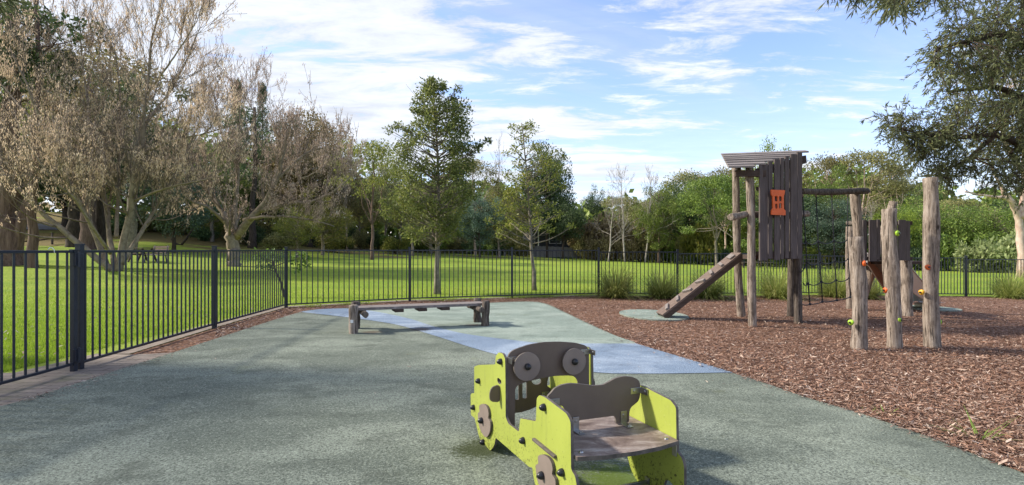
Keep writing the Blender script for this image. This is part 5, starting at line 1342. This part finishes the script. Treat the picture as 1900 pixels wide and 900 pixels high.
prof_tree('slender_tree', 'slender young tree with thin open crown right of the leafy young tree', (992, 537), 15.8,
    [(228,960,985),(255,945,1015),(290,938,1030),(320,935,1040),(350,940,1030),(375,925,1035),(400,915,1050),(425,912,1058),(448,925,1045)],
    78, 0.19, 46, 0.10, 0.040, 'leaf_yellow', 'bark_grey', 402, [(993,540),(990,500),(985,455),(984,415),(980,360),(975,290),(968,228)], 0.06, side=[(1038,283,.12),(1046,290,.08),(1032,330,.14),(1044,345,.1),(925,415,.15),(906,408,.12),(1060,420,.12),(950,235,.1),(985,230,.1)])
# leaning sapling behind the fence corner
sp = P(529, 541, 13.5); sp.z = ground(sp.x, 13.5); r_ = np.random.default_rng(5)
cl = [(np.array(P(px, py, 13.5)-sp), (s, s, s*0.9)) for px, py, s in [(478,470,.10),(490,480,.13),(500,468,.14),(512,478,.12),(525,470,.11),(484,492,.08),(545,482,.10),(558,488,.11),(568,478,.09),(552,500,.07),(570,492,.06),(500,495,.08),(560,470,.07)]]
build_tree('sapling', 'small leaning sapling with drooping glossy leaves behind the fence corner', 'sapling', [([(0, 0, -.05), tuple(P(520, 520, 13.5)-sp), tuple(P(508, 495, 13.5)-sp), tuple(P(505, 468, 13.5)-sp)], 0.035, 0.012), ([tuple(P(508, 495, 13.5)-sp), tuple(P(535, 484, 13.5)-sp), tuple(P(562, 480, 13.5)-sp)], 0.012, 0.006)], cl, 'leaf_mid', 'bark_dark', 34, 0.11, 0.045, 5, 0.5, (0.5, 1), loc=tuple(sp))

# --- overhanging tree at the right
def overhang(name, label, trunk, limbs, regions, n, seed, leafL, leafW, leaf='leaf_brush', bark='bark_dark', sprig=(0.5, 16), extra_lines=()):
    r = np.random.default_rng(seed); t0 = Vector(trunk[0][0]); t = thing(name, label, 'tree', tuple(t0)); lines = []
    for pts, r0, r1 in [trunk]+limbs if not isinstance(trunk, tuple) else [trunk]+limbs:
        pts = [np.array(Vector(p)-t0) for p in pts]; q = [poly_at(pts, u) for u in np.linspace(0, 1, 14)]
        lines.append(([tuple(x) for x in q], list(np.linspace(r0, r1, 14)), 8))
    main = [(np.array([np.array(Vector(p)-t0) for p in pts])) for pts, a, b in [trunk]+limbs]
    Pl, Dl = [], []
    for (poly, Y0, Y1, w) in regions:
        f = poly_test(poly); xs_ = [p[0] for p in poly]; ys_ = [p[1] for p in poly]; k = 0
        while k < int(n*w):
            px, py = r.uniform(min(xs_), max(xs_)), r.uniform(min(ys_), max(ys_))
            if not f(np.array([px]), np.array([py]))[0]: continue
            Y = r.uniform(Y0, Y1); c = np.array(P(px, py, Y)-t0); k += 1
            best = min(((np.linalg.norm(c-poly_at(m, u)), mi, u) for mi, m in enumerate(main) for u in (0.4, 0.55, 0.7, 0.85, 1.0)), key=lambda x: x[0])
            o = poly_at(main[best[1]], best[2]); q = curve_pts(o, c, r, 0.12, 7, -0.1)
            lines.append(([tuple(x) for x in q], list(np.linspace(min(0.018, 0.006+best[0]*0.004), 0.004, 7)), 4))
            # drooping sprigs carrying narrow leaves
            for s in range(r.integers(5, 9)):
                a = poly_at(q, r.uniform(0.55, 1)); Ls = sprig[0]*r.uniform(0.5, 1.1); d = unit(r.normal(size=3)+np.array([-0.5, 0, -0.15])); pts = [a]
                for j in range(4):
                    pts.append(pts[-1]+d*Ls/4); d = unit(d+np.array([0, 0, -0.28])+r.normal(size=3)*0.12)
                lines.append(([tuple(x) for x in pts], [0.004, 0.0035, 0.003, 0.0025, 0.002], 3))
                m = sprig[1]; u = r.uniform(0.15, 1.0, m)
                pp = np.array([poly_at(pts, x) for x in u]); dd = unit(pts[-1]-pts[0])+r.normal(size=(m, 3))*0.55; dd[:, 2] -= 0.25; Pl.append(pp); Dl.append(dd)
    tubes_obj('trunk', lines, MT[bark], t)
    Pl = np.concatenate(Pl); Dl = np.concatenate(Dl); m = len(Pl); print(name, m)
    np_mesh('crown', leaf_quads(Pl, Dl, r.uniform(leafL*0.6, leafL*1.2, m), r.uniform(leafW*0.8, leafW*1.2, m), r), 4, MT[leaf], t); return t
gx = lambda x, y: (x, y, ground(x, y)-0.2)
overhang('weeping_tree', 'dark narrow leaved tree hanging into the picture from the upper right',
  ([gx(12.0, 9.0), (11.8, 9.0, 2.0), (11.4, 9.0, 4.0), (11.0, 9.0, 7.0)], 0.28, 0.12),
  [([(11.7, 9.0, 2.4), P(1960, 300, 9.0), P(1850, 248, 8.8), P(1770, 258, 8.6)], 0.10, 0.02), ([(11.5, 9.0, 3.5), P(1980, 120, 8.8), P(1860, 60, 8.5), P(1740, 90, 8.0)], 0.11, 0.02),
   ([(11.4, 9.0, 4.2), P(1990, 20, 8.0), P(1850, -60, 7.4), P(1700, -40, 6.6), P(1590, 0, 6.2)], 0.10, 0.012), ([(11.6, 9.0, 3.0), P(1960, 210, 9.3), P(1850, 160, 9.5), P(1760, 170, 9.6)], 0.10, 0.02),
   ([P(1770, 258, 8.6), P(1720, 250, 8.5), P(1650, 235, 8.4)], 0.03, 0.008), ([P(1850, 248, 8.8), P(1790, 300, 8.9), P(1720, 330, 9.0)], 0.04, 0.01)],
  [([(1740,-30),(1990,-30),(1990,200),(1760,200),(1722,150),(1735,90),(1765,70)], 7.5, 10.0, 0.42), ([(1730,185),(1980,185),(1980,330),(1900,345),(1830,300),(1760,270),(1720,240)], 8.2, 10.2, 0.26),
   ([(1650,235),(1760,230),(1800,290),(1770,335),(1700,330),(1660,290)], 8.2, 9.2, 0.12), ([(1620,200),(1720,205),(1740,240),(1650,230)], 8.3, 8.8, 0.022), ([(1620,-30),(1750,-30),(1740,25),(1660,12)], 6.2, 7.4, 0.05), ([(1790,300),(1900,330),(1930,380),(1850,350)], 8.5, 9.5, 0.05)],
  470, 501, 0.085, 0.017, sprig=(0.40, 15))
overhang('overhanging_branch_tree', 'tree outside the upper edge whose long leaved twigs hang in at the top right',
  ([gx(8.4, 4.2), (8.3, 4.2, 2.5), (8.0, 4.3, 4.2), (7.4, 4.4, 5.6)], 0.16, 0.07),
  [([(8.1, 4.3, 3.6), P(2200, -120, 4.6), P(1850, -120, 4.7), P(1700, -60, 4.6), P(1600, -14, 4.5)], 0.05, 0.006)],
  [([(1540,-40),(1720,-40),(1700,8),(1600,4),(1550,-8)], 4.3, 4.9, 1.0)], 11, 502, 0.10, 0.013, sprig=(0.22, 12))
overhang('shade_gum', 'gum tree whose few long dark leaves hang in at the top left corner',
  ([gx(-11.5, 6.5), (-11.3, 6.5, 2.5), (-10.8, 6.4, 4.6), (-10.5, 6.3, 7.5)], 0.30, 0.12),
  [([(-11.0, 6.4, 4.2), (-8.6, 5.9, 5.2), (-6.8, 5.4, 4.6), P(-40, -40, 5.0), P(10, -8, 5.0)], 0.05, 0.006), ([(-10.8, 6.4, 5.0), (-12.5, 5.0, 7.0), (-13.0, 3.5, 8.5)], 0.12, 0.03), ([(-10.7, 6.4, 5.5), (-9.5, 5.0, 7.2), (-8.8, 3.6, 8.5)], 0.12, 0.03)],
  [([(-60,-60),(50,-60),(45,5),(-20,12)], 4.7, 5.2, 0.30)], 40, 503, 0.12, 0.014, sprig=(0.25, 9))
def shade_crown():
    r = np.random.default_rng(12); o = [x for x in COL.objects if x.name.startswith('shade_gum')][0]; b = np.array(o.location); cl = []
    for _ in range(48):
        u = unit(r.normal(size=3)); c = np.array([-13.6, 4.6, 7.6])+u*np.array([3.0, 3.4, 2.2])*r.uniform(0.3, 1); 
        if c[1] > 8.3 or c[0] > -7.2: continue
        cl.append((c-b, (0.75, 0.75, 0.45)))
    lines = []
    for c, s in cl:
        q = curve_pts(np.array([0.6, -0.15, 5.0+r.random()*1.5]), c, r); lines.append(([tuple(x) for x in q], list(np.linspace(0.05, 0.01, len(q))), 5))
    tubes_obj('branches', lines, MT['bark_grey'], o)
    np_mesh('upper_crown', foliage(cl, 70, 0.18, 0.045, r, 0.6), 4, MT['leaf_olive'], o)
shade_crown()
# pale gum with pinkish trunk at the right edge
gb_ = P(1898, 470, 30); gb_.z = ground(gb_.x, 30); r_ = np.random.default_rng(8)
P3 = lambda px, py, Y=30: tuple(P(px, py, Y)-gb_)
trs = [([(0, 0, -0.2), P3(1894, 440), P3(1890, 405), P3(1878, 378), P3(1864, 360)], 0.22, 0.13), ([P3(1893, 405), P3(1899, 370), P3(1898, 320), P3(1905, 240)], 0.17, 0.09),
       ([P3(1872, 368), P3(1850, 366), P3(1820, 362), P3(1790, 356)], 0.10, 0.04), ([P3(1898, 320), P3(1870, 275), P3(1855, 230), P3(1858, 180)], 0.14, 0.05), ([P3(1864, 360), P3(1850, 330), P3(1830, 290)], 0.10, 0.04)]
cl = ell_clumps(r_, 60, P3(1890, 190), (4.2, 3.5, 4.0), 0.75, 0.3)
build_tree('pale_gum', 'pale pink barked gum tree with forked trunk at the right edge behind the far fence', 'tree', trs, cl, 'leaf_olive', 'bark_pink', 90, 0.22, 0.07, 8, 0.5, (0.6, 1), loc=tuple(gb_), twigs=1)

# ------------------------------------------------------------------ small things in the distance
def park_bench(name, label, cat, x, y, rz, kind, L=1.6, sc_=1.0):
    t = thing(name, label, cat, (x, y, ground(x, y)), rz)
    if kind == 'bench':
        for k in range(3):
            bm = bmesh.new(); box(bm, (0, -0.13+0.13*k, 0.44), (L, 0.11, 0.035)); bm_obj('seat_slat', bm, MT['plank_grey'], t, bevel=0.004)
        for k in range(3):
            bm = bmesh.new(); box(bm, (0, 0.26+0.025*k, 0.58+0.13*k), (L, 0.03, 0.10)); bm_obj('back_slat', bm, MT['plank_brown'], t, bevel=0.004)
        for s in (-1, 1):
            bm = bmesh.new(); X = s*L*0.4; bar(bm, (X, -0.16, 0.42), (X, -0.22, 0.0), 0.05, 0.05, Vector((0,1,0))); bar(bm, (X, 0.2, 0.42), (X, 0.26, 0.0), 0.05, 0.05, Vector((0,1,0)))
            bar(bm, (X, 0.2, 0.42), (X, 0.33, 0.92), 0.05, 0.05, Vector((0,1,0))); bar(bm, (X, -0.2, 0.41), (X, 0.24, 0.41), 0.05, 0.04); bm_obj('leg', bm, MT['fence'], t)
    else:
        for k in range(5):
            bm = bmesh.new(); box(bm, (0, -0.3+0.15*k, 0.74), (L, 0.135, 0.04)); bm_obj('table_board', bm, MT['plank_brown'], t, bevel=0.004)
        for s in (-1, 1):
            bm = bmesh.new(); box(bm, (0, s*0.65, 0.44), (L, 0.24, 0.04)); bm_obj('seat', bm, MT['plank_brown'], t, bevel=0.004)
            bm = bmesh.new(); X = s*L*0.36; bar(bm, (X, -0.25, 0.7), (X, -0.55, 0), 0.07, 0.07, Vector((1,0,0))); bar(bm, (X, 0.25, 0.7), (X, 0.55, 0), 0.07, 0.07, Vector((1,0,0))); bar(bm, (X, -0.7, 0.40), (X, 0.7, 0.40), 0.06, 0.07); bm_obj('leg', bm, MT['plank_side'], t)
    return t
g = G(288, 488); park_bench('park_bench', 'park bench with slatted back on the grass right of the multi stemmed tree', 'bench', g.x, g.y, -0.5, 'bench', 1.5)
g = G(262, 487); tb2 = park_bench('side_bench', 'backless little table beside the park bench on the grass', 'table', g.x-0.2, g.y+0.4, -0.3, 'table', 0.9)
g = G(1395, 497); park_bench('picnic_table', 'brown picnic table seen between the two left posts of the tower', 'picnic table', g.x, g.y, 0.05, 'table', 2.6)
g = G(1500, 498); park_bench('picnic_table', 'brown picnic table beyond the fence seen left of the climbing net', 'picnic table', g.x, g.y, 0.05, 'table', 2.4)
# timber bollards and rail beside the road
t = thing('timber_rail_fence', 'low timber post and rail fence beside the road at the far left', 'fence'); pv = None
for px, py in [(20, 462), (66, 459), (97, 453.5), (123, 449), (160, 446), (200, 444)]:
    g = G(px, py, 15, 60)
    if pv is not None and abs(g.y-pv.y) > 12: g.y = pv.y+1
    g.z = ground(g.x, g.y); log('post', g-Vector((0,0,.1)), g+Vector((0,0,0.85)), 0.075, 0.07, t, 'log_dark', int(px), 0.0)
    if pv is not None:
        bm = bmesh.new(); bar(bm, pv+Vector((0,0,.45)), g+Vector((0,0,.45)), 0.05, 0.09); bm_obj('rail', bm, MT['plank_side'], t)
    pv = g
# dead stump branch on the slope
g = G(334, 455, 15, 60); bw = Vector((g.x, g.y, ground(g.x, g.y)))
tag(tubes_obj('dead_branch', [([bw+Vector((0,0,-.1)), bw+Vector((.5,0,.5)), bw+Vector((1.0,0,1.3)), bw+Vector((1.2,0.1,2.0))], [.10,.08,.05,.02]), ([bw+Vector((0,0,0)), bw+Vector((-.5,0,.2)), bw+Vector((-.7,0,.5))], [.09,.07,.04]), ([bw+Vector((1.0,0,1.3)), bw+Vector((.7,0,1.9))], [.03,.01])], MT['bark_dark'], None), 'dead forked branch lying on the grass slope below the dark shrubs', 'branch')
# grey paling fences and dark house at the back
def paling(label, a, b, h, seed):
    rn = random.Random(seed); t = thing('paling_fence', label, 'fence'); a = Vector(a); b = Vector(b); L = (b-a).length; n = int(L/0.13); bm = bmesh.new(); ang = math.atan2(b.y-a.y, b.x-a.x)
    for k in range(n):
        p = a.lerp(b, (k+0.5)/n); z = ground(p.x, p.y); hh = h*rn.uniform(0.98, 1.02); box(bm, (p.x, p.y, z+hh/2-0.02), (0.118, 0.02, hh), Matrix.Rotation(ang, 3, 'Z'))
    bm_obj('palings', bm, MT['paling'], t)
    bm = bmesh.new()
    A = Vector((a.x, a.y+0.05, ground(a.x, a.y)+h*0.75)); B = Vector((b.x, b.y+0.05, ground(b.x, b.y)+h*0.75)); bar(bm, A, B, 0.05, 0.08); bm_obj('rail', bm, MT['paling'], t)
gx2 = lambda px, Y: ((px-950)/F*Y, Y)
paling('pale grey paling fence at the lawn edge behind the slender young tree', gx2(985, 55), gx2(1112, 57), 1.15, 1)
paling('long low grey paling fence behind the trunks left of the slender young tree', gx2(745, 56), gx2(978, 57), 0.95, 2)
# house
hx, hy = gx2(1030, 62); hz = ground(hx, hy)
t = thing('house', 'dark clad house with deck half hidden by trees behind the pale paling fence', 'house', (hx, hy, hz))
bm = bmesh.new(); box(bm, (0, 2.5, 1.8), (9, 5, 3.6)); bm_obj('wall', bm, MT['house'], t)
bm = bmesh.new(); bar(bm, (-5, 0.2, 3.7), (5, 0.2, 3.7), 6, 0.12); rf = bm_obj('roof', bm, MT['roofm'], t)
for k in range(3):
    bm = bmesh.new(); box(bm, (-3+3*k, -0.03, 2.1), (1.4, 0.06, 1.3)); w_ = bm_obj('window_frame', bm, MT['whitepaint'], t); bm = bmesh.new(); box(bm, (-3+3*k, -0.075, 2.1), (1.25, 0.02, 1.15)); bm_obj('pane', bm, MT['glass'], w_)
for k in range(5):
    bm = bmesh.new(); box(bm, (-4+2*k, -1.5, 1.85), (0.12, 0.12, 3.7)); bm_obj('deck_post', bm, MT['whitepaint'] if k in (1, 3) else MT['house'], t)
bm = bmesh.new(); box(bm, (0, -0.75, 0.9), (9, 1.5, 0.12)); bm_obj('deck', bm, MT['house'], t)
bm = bmesh.new(); box(bm, (0, -1.5, 1.8), (9, 0.05, 0.07)); bm_obj('deck_rail', bm, MT['house'], t)
